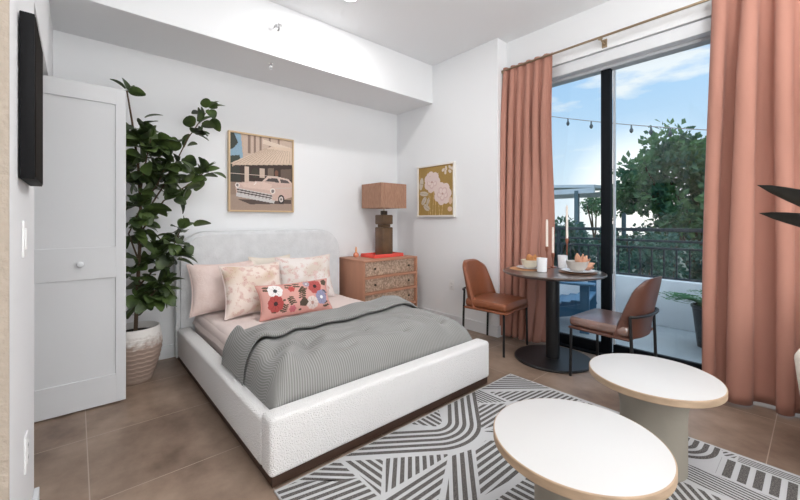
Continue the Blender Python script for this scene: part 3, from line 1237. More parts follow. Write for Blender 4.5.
def sham_col(seed, base=(232, 216, 206), blot=(214, 178, 168), tan=(206, 180, 154)):
    def f(u, v):
        n1 = noise.noise(Vector((u * 12 + seed, v * 12, seed)))
        n2 = noise.noise(Vector((u * 4 - seed, v * 4, seed * 2)))
        n3 = noise.noise(Vector((u * 24, v * 24, seed)))
        c = np.array(srgb(*base))
        if n2 > 0.05:
            c = c * (1 - min(1, n2 * 2)) + np.array(srgb(*tan)) * min(1, n2 * 2)
        if n1 > 0.12:
            k = min(0.75, (n1 - 0.12) * 3)
            c = c * (1 - k) + np.array(srgb(*blot)) * k
        if abs(n3) < 0.05 and n1 > -0.05:
            c = c * np.array((0.86, 0.74, 0.70))
        return c
    return f


LUMB = mat('coral_linen', srgb(208, 150, 140), 0.9)
SHAMB = mat('blush_sham', srgb(222, 198, 190), 0.9, bump=0.25, bscale=60, color2=srgb(232, 212, 206), vscale=12)
PG = None
pillow('bed_pillow', 'blush bed pillow standing at the left against the headboard', (0.97, 3.41, MZ + 0.012), 0.56, 0.43, 0.16, 0.28, 0.0, SHAMB)
pillow('bed_pillow', 'cream pillow standing behind between the two floral shams', (1.395, 3.43, MZ + 0.012), 0.40, 0.45, 0.08, 0.2, 0, CREAMF)
pillow('bed_pillow', 'pale floral sham at the right against the headboard', (1.72, 3.37, MZ + 0.012), 0.58, 0.44, 0.16, 0.28, -0.05, PAINTF, sham_col(3.3, (234, 226, 222), (222, 190, 184), (218, 204, 192)), nu=80, nv=64)
pillow('bed_pillow', 'beige and pink floral sham in the middle front of the blush pillow', (1.13, 3.15, MZ + 0.014), 0.52, 0.43, 0.17, 0.32, 0.06, PAINTF, sham_col(1.7), nu=80, nv=64)

c = Canvas(150, 84, (214, 160, 150))


def flower(cx, cy, r, colr, center=(60, 40, 40), n=9, asp=0.436):
    dk = tuple(int(q * .80) for q in colr)
    for k in range(n):
        a = k * 2 * PI / n
        c.ell(cx + math.cos(a) * r * .62 * asp, cy + math.sin(a) * r * .62, r * .34 * asp, r * .34, colr)
    c.ell(cx, cy, r * .66 * asp, r * .66, colr)
    for k in range(n):
        a = (k + .5) * 2 * PI / n
        c.line((cx, cy), (cx + math.cos(a) * r * .75 * asp, cy + math.sin(a) * r * .75), .006, dk)
    c.ell(cx, cy, r * .24 * asp, r * .24, center)


def sprig(x, y, ang, ln, colr=(86, 74, 58), n=4):
    dx, dy = math.cos(ang) * ln * .5, math.sin(ang) * ln
    c.line((x, y), (x + dx, y + dy), .008, colr)
    for k in range(1, n + 1):
        t = k / n
        for s in (-1, 1):
            c.ell(x + dx * t + s * math.sin(ang) * .022, y + dy * t - s * math.cos(ang) * .05, .020, .032, colr, ang + s * .7)


sprig(.06, .12, .3, .12)
sprig(.12, .85, -.6, .25)
sprig(.26, .92, -1.2, .25)
sprig(.37, .45, 1.2, .24)
sprig(.52, .42, -.9, .22)
sprig(.57, .30, 1.8, .25)
sprig(.86, .40, .6, .2, (96, 96, 110))
sprig(.84, .86, -.3, .2)
sprig(.72, .12, -.3, .16)
sprig(.34, .12, .2, .16)
sprig(.45, .12, 0.1, .14)
flower(.20, .24, .24, (238, 232, 230), (66, 66, 70))
flower(.18, .62, .26, (172, 74, 70))
flower(.76, .24, .26, (180, 84, 80))
flower(.84, .60, .24, (150, 148, 176), (240, 240, 240))
flower(.68, .74, .22, (222, 206, 200), (180, 140, 130))
flower(.42, .24, .11, (190, 84, 78), (180, 70, 66), 6)
flower(.40, .84, .12, (198, 108, 116), (190, 100, 110), 6)
flower(.64, .12, .12, (170, 160, 172), (240, 240, 240), 7)
c.poly([(.50, .66), (.55, .56), (.60, .60), (.62, .70), (.58, .82), (.50, .78)], (82, 70, 58))
c.poly([(.88, .06), (.94, .02), (.98, .12), (.95, .24), (.88, .20)], (82, 72, 58))
c.ell(.30, .55, .02, .03, (90, 76, 60))
c.ell(.50, .90, .02, .03, (90, 76, 60))
pillow('lumbar_pillow', 'coral lumbar pillow with red, white and lilac flowers in front', (1.385, 2.90, MZ + 0.012), 0.63, 0.275, 0.14, 0.4, -0.03, PAINTF, c.at, nu=150, nv=84, pinch=0.09)

# ------------------------------------------------------------------ dresser
dr = thing('dresser', 'blush pink chest of drawers with speckled fronts beside the bed', 'dresser', (2.695, 3.45, 0))
W2, D0, D1, DH = 0.395, -0.25, 0.275, 0.765
boxo('side_panel', (-W2, -W2 + 0.02, D0, D1, 0.0, DH - 0.022), BLUSHW, dr, bev=0.002)
boxo('side_panel', (W2 - 0.02, W2, D0, D1, 0.0, DH - 0.022), BLUSHW, dr, bev=0.002)
boxo('top_panel', (-W2, W2, D0, D1, DH - 0.022, DH), BLUSHW, dr, bev=0.003)
boxo('back_panel', (-W2 + 0.02, W2 - 0.02, D1 - 0.02, D1 - 0.004, 0.03, DH - 0.022), BLUSHW, dr)
bm = bmesh.new()
for z in (0.04, 0.215, 0.40, 0.572):
    box(bm, -W2 + 0.02, W2 - 0.02, D0 + 0.002, D1 - 0.02, z - 0.012, z + 0.014)
fin('divider', bm, BLUSHW, dr)
for z0, z1 in ((0.056, 0.200), (0.232, 0.385), (0.417, 0.557), (0.588, 0.740)):
    d = boxo('drawer', (-W2 + 0.045, W2 - 0.024, D0 + 0.030, D1 - 0.06, z0, z1), DRAWER, dr, bev=0.003)
    for x in (-0.23, 0.27):
        bm = bmesh.new()
        lathe(bm, [(0.006, 0), (0.006, 0.008), (0.013, 0.014), (0.010, 0.02)], 16)
        bmesh.ops.rotate(bm, verts=bm.verts, matrix=Matrix.Rotation(PI / 2, 3, 'X'))
        fin('knob', bm, mat('aged_bronze', srgb(60, 46, 36), 0.4, metal=0.5), d, loc=(x, D0 + 0.030, (z0 + z1) / 2), autos=True)

tr = thing('serving_tray', 'coral red lacquer tray under the table lamp', 'tray', (2.755, 3.45, DH))
bm = bmesh.new()
box(bm, -0.215, 0.205, -0.125, 0.125, 0, 0.008, bev=0.003)
fin('tray_base', bm, CORAL, tr)
bm = bmesh.new()
for d in ((-0.225, 0.215, -0.135, -0.121, 0, 0.040), (-0.225, 0.215, 0.121, 0.135, 0, 0.040), (-0.225, -0.211, -0.121, 0.121, 0, 0.040), (0.201, 0.215, -0.121, 0.121, 0, 0.040)):
    box(bm, *d, bev=0.004)
fin('rim', bm, CORAL, tr, autos=True)

lm = thing('table_lamp', 'table lamp with brown stacked block base and square woven shade', 'lamp', (2.775, 3.45, DH + 0.009))
z0 = DH + 0.009


def lbox(name, hw, a, b, m, bev):
    return boxo(name, (-hw, hw, -hw, hw, a - z0, b - z0), m, lm, bev=bev)


b1 = lbox('lamp_base', 0.078, z0, 1.115, STONEB, 0.012)
lbox('neck', 0.055, 1.115, 1.148, STONEB, 0.004)
lbox('upper_block', 0.078, 1.148, 1.262, STONEB, 0.012)
lbox('cap', 0.030, 1.262, 1.310, mat('dark_bronze', srgb(60, 50, 38), 0.4), 0.004)
tubeo('stem', [(0, 0, 1.30 - z0), (0, 0, 1.42 - z0)], 0.006, BRASS, lm)
latheo('bulb', [(0.012, 1.40 - z0), (0.03, 1.45 - z0), (0.03, 1.48 - z0), (0.008, 1.51 - z0)], CERAM, lm, seg=16)
bm = bmesh.new()
hw = 0.19
for a, b, c_, d in ((-hw, hw, -hw, -hw + 0.004), (-hw, hw, hw - 0.004, hw), (-hw, -hw + 0.004, -hw + .004, hw - .004), (hw - 0.004, hw, -hw + .004, hw - .004)):
    box(bm, a, b, c_, d, 1.340 - z0, 1.625 - z0)
fin('lamp_shade', bm, SHADE, lm)
bm = bmesh.new()
tube(bm, [(-hw + .003, 0, 1.60 - z0), (hw - .003, 0, 1.60 - z0)], 0.003, 6)
tube(bm, [(0, -hw + .003, 1.60 - z0), (0, hw - .003, 1.60 - z0)], 0.003, 6)
tube(bm, [(0, 0, 1.60 - z0), (0, 0, 1.40 - z0)], 0.003, 6)
fin('shade_frame', bm, BRASS, lm)

pb = thing('perfume_bottle', 'small peach glass bottle with tall stopper on the dresser', 'bottle', (2.475, 3.60, DH))
latheo('bottle_body', [(0.02, 0), (0.032, 0.012), (0.034, 0.03), (0.022, 0.05), (0.010, 0.056)], PEACH, pb, seg=24)
latheo('stopper', [(0.009, 0.056), (0.012, 0.07), (0.010, 0.11), (0.006, 0.118)], mat('amber_stopper', srgb(222, 160, 110), 0.2), pb, seg=16)

# ------------------------------------------------------------------ rug
RX0, RX1, RY0, RY1 = 0.655, 2.53, -1.0, 1.585
PY = 1.54        # pattern origin
CELLS = []


def clip(poly, n, d):
    """keep points with dot(p,n) >= d"""
    o = []
    for i in range(len(poly)):
        p, q = poly[i], poly[(i + 1) % len(poly)]
        a = p[0] * n[0] + p[1] * n[1] - d
        b = q[0] * n[0] + q[1] * n[1] - d
        if a >= 0:
            o.append(p)
        if (a >= 0) != (b >= 0):
            t = a / (a - b)
            o.append((p[0] + t * (q[0] - p[0]), p[1] + t * (q[1] - p[1])))
    return o


def inset_planes(poly, m):
    ar = sum(poly[i][0] * poly[(i + 1) % len(poly)][1] - poly[(i + 1) % len(poly)][0] * poly[i][1] for i in range(len(poly)))
    s = 1 if ar > 0 else -1
    pl = []
    for i in range(len(poly)):
        p, q = poly[i], poly[(i + 1) % len(poly)]
        L = math.hypot(q[0] - p[0], q[1] - p[1])
        if L < 1e-6:
            continue
        n = (-(q[1] - p[1]) / L * s, (q[0] - p[0]) / L * s)
        pl.append((n, p[0] * n[0] + p[1] * n[1] + m))
    return pl


DARK = []


def stripes(poly, ang, period=0.036, duty=0.56, m=0.005):
    pl = inset_planes(poly, m)
    a = math.radians(ang)
    n = (-math.sin(a), math.cos(a))
    ds = [p[0] * n[0] + p[1] * n[1] for p in poly]
    d = min(ds)
    k = 0
    cxm = sum(p[0] for p in poly) / len(poly)
    cym = sum(p[1] for p in poly) / len(poly)
    while d < max(ds):
        q = [(cxm + s * 9 * math.cos(a) + 0, cym + s * 9 * math.sin(a)) for s in (-1, 1)]
        base = cxm * n[0] + cym * n[1]
        lo, hi = d - base + 0.004, d - base + period * duty + 0.004
        st = [(q[0][0] + n[0] * lo, q[0][1] + n[1] * lo), (q[1][0] + n[0] * lo, q[1][1] + n[1] * lo),
              (q[1][0] + n[0] * hi, q[1][1] + n[1] * hi), (q[0][0] + n[0] * hi, q[0][1] + n[1] * hi)]
        for nn, dd in pl:
            st = clip(st, nn, dd)
            if len(st) < 3:
                break
        if len(st) >= 3:
            DARK.append(st)
        d += period


def ubend(cx, cy, rs, a0, a1, leg0, leg1, period=0.036, duty=0.55, bounds=None):
    """concentric U: arcs between angles a0..a1 (deg) with straight legs along tangents"""
    for r in rs:
        ri, ro = r, r + period * duty
        pts_i, pts_o = [], []
        n = 14
        for k in range(n + 1):
            a = math.radians(a0 + (a1 - a0) * k / n)
            pts_i.append((cx + ri * math.cos(a), cy + ri * math.sin(a)))
            pts_o.append((cx + ro * math.cos(a), cy + ro * math.sin(a)))
        s = 1 if a1 > a0 else -1
        A0, A1 = math.radians(a0), math.radians(a1)
        t0 = (math.sin(A0) * s, -math.cos(A0) * s)
        t1 = (-math.sin(A1) * s, math.cos(A1) * s)
        quads = []
        for i in range(n):
            quads.append([pts_i[i], pts_i[i + 1], pts_o[i + 1], pts_o[i]])
        quads.append([pts_i[0], pts_o[0], (pts_o[0][0] + t0[0] * leg0, pts_o[0][1] + t0[1] * leg0), (pts_i[0][0] + t0[0] * leg0, pts_i[0][1] + t0[1] * leg0)])
        quads.append([pts_i[-1], pts_o[-1], (pts_o[-1][0] + t1[0] * leg1, pts_o[-1][1] + t1[1] * leg1), (pts_i[-1][0] + t1[0] * leg1, pts_i[-1][1] + t1[1] * leg1)])
        for q in quads:
            for nn, dd in (bounds or []):
                q = clip(q, nn, dd)
                if len(q) < 3:
                    break
            if len(q) >= 3:
                DARK.append(q)


YM = -0.005   # keep inside the back edge; pattern coordinates: origin at the back-left rug corner
B = [((0, -1), 0.005)]
ubend(0.93, -0.015, [0.10, 0.142, 0.184, 0.226, 0.268], -48, -126, 0.50, 0.50, period=0.042, bounds=[((0, -1), -0.038)])
stripes([(0.80, 0.038), (1.06, 0.038), (0.96, -0.085), (0.90, -0.085)], 90, 0.036)
stripes([(0.33, -0.30), (0.500, -0.105), (0.345, 0.012), (0.335, 0.012)], -85)
stripes([(0.505, -0.105), (0.80, -0.31), (0.66, -0.305), (0.34, -0.305)], 47)
stripes([(0.34, -0.31), (0.755, -0.31), (0.48, -0.49), (0.10, -0.49)], 0)
stripes([(0.77, -0.31), (0.895, -0.345), (0.50, -0.70), (0.36, -0.60)], 42, 0.04)
stripes([(0.10, 0.038), (0.325, 0.038), (0.325, -0.12), (0.24, -0.10)], -44)
stripes([(0.0, 0.038), (0.09, 0.038), (0.325, -0.13), (0.325, -0.29), (0.0, -0.29)], -12)
stripes([(0.0, -0.30), (0.33, -0.30), (0.08, -0.49), (0.0, -0.49)], 90)
stripes([(1.47, 0.038), (1.865, 0.038), (1.865, -0.29)], -40, 0.033)
stripes([(1.475, 0.038), (1.47, -0.20), (1.30, -0.075), (1.40, 0.038)], -90, 0.024)
stripes([(1.485, -0.02), (1.85, -0.305), (1.85, -0.52), (1.48, -0.20)], -6, 0.03)
stripes([(1.29, -0.08), (1.46, -0.205), (1.15, -0.30), (1.065, -0.275)], 0, 0.034)
stripes([(1.055, -0.285), (1.14, -0.31), (1.46, -0.60), (1.40, -0.70)], -41, 0.026)
stripes([(0.905, -0.35), (1.01, -0.345), (1.34, -0.68), (0.90, -0.62), (0.62, -0.60)], 0, 0.036)
stripes([(1.17, -0.31), (1.47, -0.215), (1.85, -0.53), (1.85, -0.8), (1.5, -0.62)], 45, 0.04)
stripes([(0.60, -0.62), (0.89, -0.64), (1.33, -0.70), (1.2, -0.95), (0.45, -0.95), (0.45, -0.76)], -84, 0.036)
stripes([(0.0, -0.50), (0.46, -0.50), (0.34, -0.60), (0.0, -0.85)], 30, 0.036)
stripes([(0.34, -0.62), (0.44, -0.72), (0.44, -1.3), (0.0, -1.3), (0.0, -0.88)], -30, 0.036)
stripes([(1.36, -0.71), (1.48, -0.63), (1.85, -0.82), (1.85, -1.0), (1.25, -0.95)], 0, 0.036)
ubend(1.80, -1.03, [0.02, 0.062, 0.104, 0.146], 180, 270, 0.02, 0.06, period=0.042)
stripes([(1.60, -1.21), (1.785, -1.21), (1.785, -2.0), (1.60, -2.0)], 0, 0.052, 0.6)
stripes([(1.79, -1.27), (1.855, -1.27), (1.855, -2.0), (1.79, -2.0)], 90, 0.016, 0.5, 0.001)
stripes([(1.80, -1.22), (1.855, -1.20), (1.855, -1.27), (1.81, -1.26)], -30, 0.02, .5, .003)
stripes([(1.44, -1.02), (1.59, -1.02), (1.59, -2.0), (1.44, -2.0)], 82, 0.020, 0.5)
stripes([(0.46, -0.96), (1.24, -0.96), (1.42, -1.02), (1.42, -1.4), (0.46, -1.4)], 42, 0.036)
stripes([(0.0, -1.32), (0.45, -1.41), (1.42, -1.41), (1.42, -2.0), (0, -2.0)], -45, 0.036)
stripes([(0.0, -2.02), (1.855, -2.02), (1.855, -2.53), (0, -2.53)], 20, 0.036)

bm = bmesh.new()
rcx, rcy = (RX0 + RX1) / 2, (RY0 + RY1) / 2
box(bm, RX0 - rcx, RX1 - rcx, RY0 - rcy, RY1 - rcy, 0.0, 0.010, bev=0.002, seg=1)
for f in bm.faces:
    f.material_index = 0
for st in DARK:
    vs = []
    for (x, y) in st:
        X = 0.655 + x - rcx
        Y = PY + y - rcy
        if not vs or (Vector((X, Y, 0.0106)) - vs[-1].co).length > 1e-4:
            vs.append(bm.verts.new((X, Y, 0.0106)))
    if len(vs) >= 3:
        try:
            f = bm.faces.new(vs)
            f.material_index = 1
        except Exception:
            pass
me = bpy.data.meshes.new('area_rug')
bm.normal_update()
for f in bm.faces:
    if f.material_index == 1 and f.normal.z < 0:
        f.normal_flip()
bm.to_mesh(me)
bm.free()
rug = link('area_rug', me, [RUGC, RUGD], loc=(rcx, rcy, 0.0005))
tag(rug, 'cream rug with charcoal geometric stripes under the coffee tables', 'rug')


# ------------------------------------------------------------------ coffee tables
def coffee(label, x, y, r):
    t = thing('coffee_table', label, 'coffee table', (x, y, 0.0115), 0, 'round coffee tables')
    H = 0.45 - 0.0115
    latheo('table_top', [(r - 0.0045, H - 0.0035), (r - 0.0045, H - 0.0006), (r - 0.006, H)], TABLEW, t, seg=96)
    latheo('edge_band', [(r - 0.02, H - 0.034), (r - 0.004, H - 0.034), (r, H - 0.030), (r, H - 0.004), (r - 0.002, H - 0.0012), (r - 0.0047, H - 0.0010)], TANEDGE, t, seg=96)
    prof = [(0.138, 0.0), (0.138, 0.25)]
    for k in range(1, 9):
        a = k / 8 * PI / 2
        prof.append((0.138 + 0.075 * (1 - math.cos(a)), 0.25 + 0.154 * math.sin(a)))
    latheo('pedestal', prof, PLASTER, t, seg=72)
    return t


coffee('white round coffee table with light wood edge, nearest the camera', 1.303, 0.556, 0.280)
coffee('white round coffee table with light wood edge, nearer the right curtain', 2.120, 0.541, 0.277)

# ------------------------------------------------------------------ dining table
dt = thing('dining_table', 'round dark bistro table on a black disc pedestal by the window', 'dining table', (3.095, 1.525, 0))
latheo('table_top', [(0.365, 0.727), (0.405, 0.739), (0.413, 0.746), (0.413, 0.754), (0.408, 0.758)], DARKTOP, dt, seg=96)
latheo('base_disc', [(0.312, 0.0), (0.315, 0.004), (0.315, 0.014), (0.307, 0.02)], BLACKM, dt, seg=96)
latheo('column', [(0.056, 0.02), (0.056, 0.705), (0.15, 0.715), (0.15, 0.727)], BLACKM, dt, seg=40)

TZ = 0.7585


# ------------------------------------------------------------------ dining chairs
def chair(label, loc, rz, m):
    t = thing('dining_chair', label, 'chair', loc, rz, 'dining chairs at the bistro table')
    for s in (-1, 1):
        tubeo('front_leg', [(s * 0.228, 0.208, 0), (s * 0.222, 0.205, 0.372)], 0.0105, BLACKM, t, 12)
        tubeo('rear_leg', [(s * 0.222, -0.222, 0), (s * 0.222, -0.215, 0.30), (s * 0.222, -0.205, 0.535)], 0.0105, BLACKM, t, 12)
    pts = []
    for k in range(17):
        a = PI + k * PI / 16
        pts.append((0.222 * math.cos(a), -0.205 + 0.066 * math.sin(a), 0.535))
    tubeo('back_hoop', pts, 0.0105, BLACKM, t, 12)
    boxo('seat_frame', (-0.232, 0.232, -0.205, 0.226, 0.364, 0.384), m, t, bev=0.009, seg=3)
    # cushion
    bm = bmesh.new()
    box(bm, -0.226, 0.226, -0.20, 0.224, 0.386, 0.456, bev=0.026, seg=5)
    for v in bm.verts:
        if v.co.z > 0.44:
            v.co.z += 0.012 * max(0, 1 - (v.co.x / 0.22) ** 2) * max(0, 1 - (v.co.y / 0.22) ** 2)
    bmesh.ops.subdivide_edges(bm, edges=[e for e in bm.edges if e.calc_length() > 0.2], cuts=5, use_grid_fill=True)
    for v in bm.verts:
        if v.co.z > 0.45:
            v.co.z = 0.456 + 0.014 * max(0, 1 - (v.co.x / 0.21) ** 2) * max(0, 1 - (v.co.y / 0.21) ** 2)
    fin('seat_cushion', bm, LEATHER2S if m is LEATHER2 else m, t, autos=True)

    # backrest shell with wrap-around
    def shell(off):
        def f(u, v):
            a = 2 * u - 1
            z = 0.372 + 0.43 * v
            w = 0.235 - 0.040 * v
            tp = max(0, (v - 0.72) / 0.28)
            w *= 1 - 0.24 * tp ** 3.2
            zz = z - 0.038 * tp ** 2 * abs(a) ** 3.5
            x = w * math.sin(a * 1.35) / math.sin(1.35)
            wrap = (0.135 - 0.085 * v) * (abs(a) ** 2.4)
            yb = -0.232 - 0.075 * v ** 1.2 + wrap
            # offset roughly along the shell normal
            nx = -math.copysign(min(1, abs(a) ** 2.4 * 0.9), a)
            ny = math.sqrt(max(0.05, 1 - nx * nx))
            return (x + nx * off, yb + ny * off, zz - (0.012 * tp if off > 0.001 else 0))
        return f
    nu, nv = 30, 24
    bm = bmesh.new()
    F, Bk = [], []
    fo, fi = shell(0), shell(0.034)
    for j in range(nv + 1):
        F.append([bm.verts.new(fo(i / nu, j / nv)) for i in range(nu + 1)])
        Bk.append([bm.verts.new(fi(i / nu, j / nv)) for i in range(nu + 1)])
    for j in range(nv):
        for i in range(nu):
            bm.faces.new((F[j][i], F[j][i + 1], F[j + 1][i + 1], F[j + 1][i]))
            bm.faces.new((Bk[j][i + 1], Bk[j][i], Bk[j + 1][i], Bk[j + 1][i + 1]))
    for i in range(nu):
        bm.faces.new((F[0][i + 1], F[0][i], Bk[0][i], Bk[0][i + 1]))
        bm.faces.new((F[nv][i], F[nv][i + 1], Bk[nv][i + 1], Bk[nv][i]))
    for j in range(nv):
        bm.faces.new((F[j][0], F[j + 1][0], Bk[j + 1][0], Bk[j][0]))
        bm.faces.new((F[j + 1][nu], F[j][nu], Bk[j][nu], Bk[j + 1][nu]))
    o = fin('backrest', bm, m, t, smooth=True)
    md = o.modifiers.new('b', 'BEVEL')
    md.width = 0.010
    md.segments = 3
    md.limit_method = 'ANGLE'
    md.angle_limit = 0.9
    return t


chair('cognac leather dining chair beside the bed, in front of the left curtain', (3.02, 2.05, 0), PI + math.radians(4.7), LEATHER)
chair('cognac leather dining chair seen from behind, nearest the coffee tables', (3.08, 1.05, 0), -math.radians(3.2), LEATHER2)


# ------------------------------------------------------------------ tableware
def plate_thing(label, x, y, r, m, group, z=TZ):
    o = latheo('dinner_plate', [(r * .55, 0), (r * .62, 0.002), (r, 0.012), (r, 0.015), (r * .64, 0.006), (0.001, 0.005)], m, None, 48, (x, y, z))
    return tag(o, label, 'plate', group)


o = latheo('placemat', [(0.150, 0), (0.152, 0.002), (0.148, 0.004)], TANMAT, None, 48, (3.065, 1.75, TZ))
tag(o, 'round tan woven placemat under the left place setting', 'placemat')
o = latheo('charger_plate', [(0.10, 0), (0.148, 0.006), (0.148, 0.009), (0.10, 0.004)], CHARG, None, 48, (3.16, 1.34, TZ))
tag(o, 'brown wooden charger under the right place setting', 'plate')
plate_thing('white dinner plate under the cream bowl', 3.085, 1.73, 0.118, CERAM, 'dinner plates on the bistro table', TZ + 0.0045)
plate_thing('white dinner plate under the greige bowl', 3.16, 1.34, 0.128, CERAM, 'dinner plates on the bistro table', TZ + 0.0095)


def bowl(label, x, y, z, r, h, m):
    prof = [(r * .42, 0), (r * .62, 0.008), (r * .86, h * .45), (r, h), (r - .005, h), (r * .80, h * .45), (r * .55, 0.014), (0.001, 0.012)]
    return tag(latheo('bowl', prof, m, None, 48, (x, y, z)), label, 'bowl', 'bowls on the bistro table')


bowl('cream bowl on the left place setting', 3.085, 1.732, TZ + 0.0105, 0.078, 0.072, CREAMC)
bowl('greige bowl on the right place setting, nearest the black door stile', 3.155, 1.343, TZ + 0.0155, 0.088, 0.082, GREYC)


def cup(label, x, y):
    prof = [(0.036, 0), (0.040, 0.004), (0.043, 0.118), (0.040, 0.118), (0.037, 0.008), (0.001, 0.008)]
    tag(latheo('tumbler', prof, CERAM, None, 36, (x, y, TZ)), label, 'cup', 'white tumblers on the bistro table')


cup('white tumbler at the near edge of the table', 2.985, 1.565)
cup('white tumbler behind, below the tallest candle', 3.36, 1.56)


def napkin(name, label, loc, m, rz, w=0.075, h=0.09, folds=5):
    """pleated cloth fan"""
    bm = bmesh.new()
    for k in range(folds):
        a = -0.8 + 1.6 * k / (folds - 1)
        pr = []
        n = 8
        for i in range(n + 1):
            t = i / n
            r = h * (0.15 + 0.95 * t)
            wd = w * 0.30 * math.sin(PI * min(1, t * 0.85 + 0.1))
            c0 = Vector((math.sin(a) * r, 0.012 * math.sin(k * 2.4 + t * 2), math.cos(a) * r * 0.9))
            sd = Vector((math.cos(a), 0.5 * (1 if k % 2 else -1), -math.sin(a))).normalized() * wd
            pr.append((bm.verts.new(c0 - sd), bm.verts.new(c0 + Vector((0, 0.014 * (1 if k % 2 else -1), 0))), bm.verts.new(c0 + sd)))
        for p, q in zip(pr, pr[1:]):
            bm.faces.new((p[0], p[1], q[1], q[0]))
            bm.faces.new((p[1], p[2], q[2], q[1]))
    o = fin(name, bm, m, None, loc, smooth=True)
    o.rotation_euler = (0, 0.5 if rz == 0 else 0.7, -0.7)
    md = o.modifiers.new('s', 'SOLIDIFY')
    md.thickness = 0.003
    tag(o, label, 'napkin', 'folded napkins in the bowls')
    return o


napkin('linen_napkin', 'folded orange napkin tucked in the cream bowl', (3.105, 1.715, TZ + 0.035), NAPK, 0, 0.12, 0.10, 4)
napkin('linen_napkin', 'pleated peach napkin standing out of the greige bowl', (3.165, 1.323, TZ + 0.04), NAPK2, 1, 0.09, 0.12, 6)


def candle(label, x, y, zt, ct):
    t = thing('candlestick', label, 'candlestick', (x, y, TZ), 0, 'tapered candlesticks on the bistro table')
    h = zt - TZ
    latheo('holder', [(0.032, 0), (0.032, 0.006), (0.010, 0.014), (0.006, 0.03), (0.006, h - 0.055), (0.014, h - 0.035), (0.016, h - 0.004), (0.014, h)], COPPER, t, seg=24)
    latheo('candle', [(0.0105, h - 0.002), (0.0098, ct - TZ - 0.02), (0.007, ct - TZ)], CANDLE, t, seg=16)
    tubeo('wick', [(0, 0, ct - TZ - 0.001), (0, 0, ct - TZ + 0.008)], 0.001, SLOT, t, 5)


candle('copper candlestick with cream taper, leftmost of the three', 3.25, 1.655, 0.957, 1.205)
candle('copper candlestick with cream taper, shortest of the three', 3.325, 1.635, 0.895, 1.135)
candle('copper candlestick with cream taper, tallest of the three', 3.425, 1.55, 1.03, 1.335)

# ------------------------------------------------------------------ curtains and rod
rod = thing('curtain_rod', 'slim brass double curtain rod above the sliding door', 'curtain rod', (3.315, 0.8, 2.738))
tubeo('rod_tube', [(0, -1.3, 0), (0, 1.40, 0)], 0.009, BRASS, rod)
tubeo('rod_tube', [(0.035, -1.3, 0.012), (0.035, 1.38, 0.012)], 0.006, BRASS, rod)
for yy in (0.42, -1.2, 1.36):
    bm = bmesh.new()
    tube(bm, [(0.093, yy, -0.03), (0.07, yy, -0.03), (0.02, yy, -0.018), (0.0, yy, -0.014)], 0.007, 8)
    box(bm, 0.087, 0.095, yy - 0.02, yy + 0.02, -0.06, 0.01)
    lathe(bm, [(0.017, -0.02), (0.018, -0.014), (0.014, -0.0115)], 12, 0, yy)
    fin('bracket', bm, BRASS, rod)


def curtain(label, y0, y1, xc, folds, seed, zb, zt, y0b=None, y1b=None, push=None, wave=0.038):
    t = thing('curtain', label, 'curtain', (xc, (y0 + y1) / 2, 0), 0, 'terracotta curtains at the sliding door')
    rnd = random.Random(seed)
    n = folds
    amp = [rnd.uniform(0.45, 1.35) for _ in range(n + 2)]
    ph = [rnd.uniform(-0.45, 0.45) for _ in range(n + 2)]
    y0b = y0 if y0b is None else y0b
    y1b = y1 if y1b is None else y1b

    def f(u, v):
        s = u * n
        k = int(min(s, n - 1e-6))
        fr = s - k
        A = wave * (amp[k] * (1 - fr) + amp[k + 1] * fr)
        A *= 0.55 + 0.45 * min(1, (1 - v) * 5)
        w = 2 * PI * (s + (ph[k] * (1 - fr) + ph[k + 1] * fr) * (1 - v) * 0.8)
        x = A * math.sin(w) + 0.010 * math.sin(w * 2 + 1) * (1 - v)
        ya = y0b + (y0 - y0b) * v
        yb = y1b + (y1 - y1b) * v
        y = ya + (yb - ya) * u - 0.024 * math.sin(2 * w) * (0.35 + 0.65 * (1 - v) ** 0.5) * A / wave + 0.006 * math.sin(v * 5 + k)
        z = zb + (zt - zb) * v + (0.004 * math.sin(w) if v < 0.01 else 0)
        if push:
            px, py, pr = push
            dy = abs(y - py)
            if dy < pr:
                need = px + math.sqrt(pr * pr - dy * dy) - xc + 0.012 + 0.25 * (x + 0.05)
                k = min(1, max(0, (2.3 - z) / 1.4)) * min(1, max(0, 0.25 + z / 0.6))
                k = k * k * (3 - 2 * k)
                if need > x:
                    x = x + (need - x) * k
        return (x, y - (y0 + y1) / 2, z)
    o = grid(f, n * 22, 40, 'drape', CURT, t)
    md = o.modifiers.new('s', 'SOLIDIFY')
    md.thickness = 0.003
    return t


curtain('terracotta linen curtain left of the sliding door behind the dining chair', 1.650, 2.165, 3.335, 6, 4, 0.02, 2.765, 1.75, 2.18, push=(3.095, 1.525, 0.425))
curtain('terracotta linen curtain right of the sliding door beside the armchair', -0.60, 0.495, 3.29, 7, 9, 0.015, 2.76, -0.62, 0.53, wave=0.062)
o = grid(lambda u, v: (3.375 + 0.008 * math.sin(u * 12), 1.60 + 0.14 * u, 0.03 + 1.0 * v), 20, 4, 'lining', SHEET)
bpy.data.objects.remove(o)

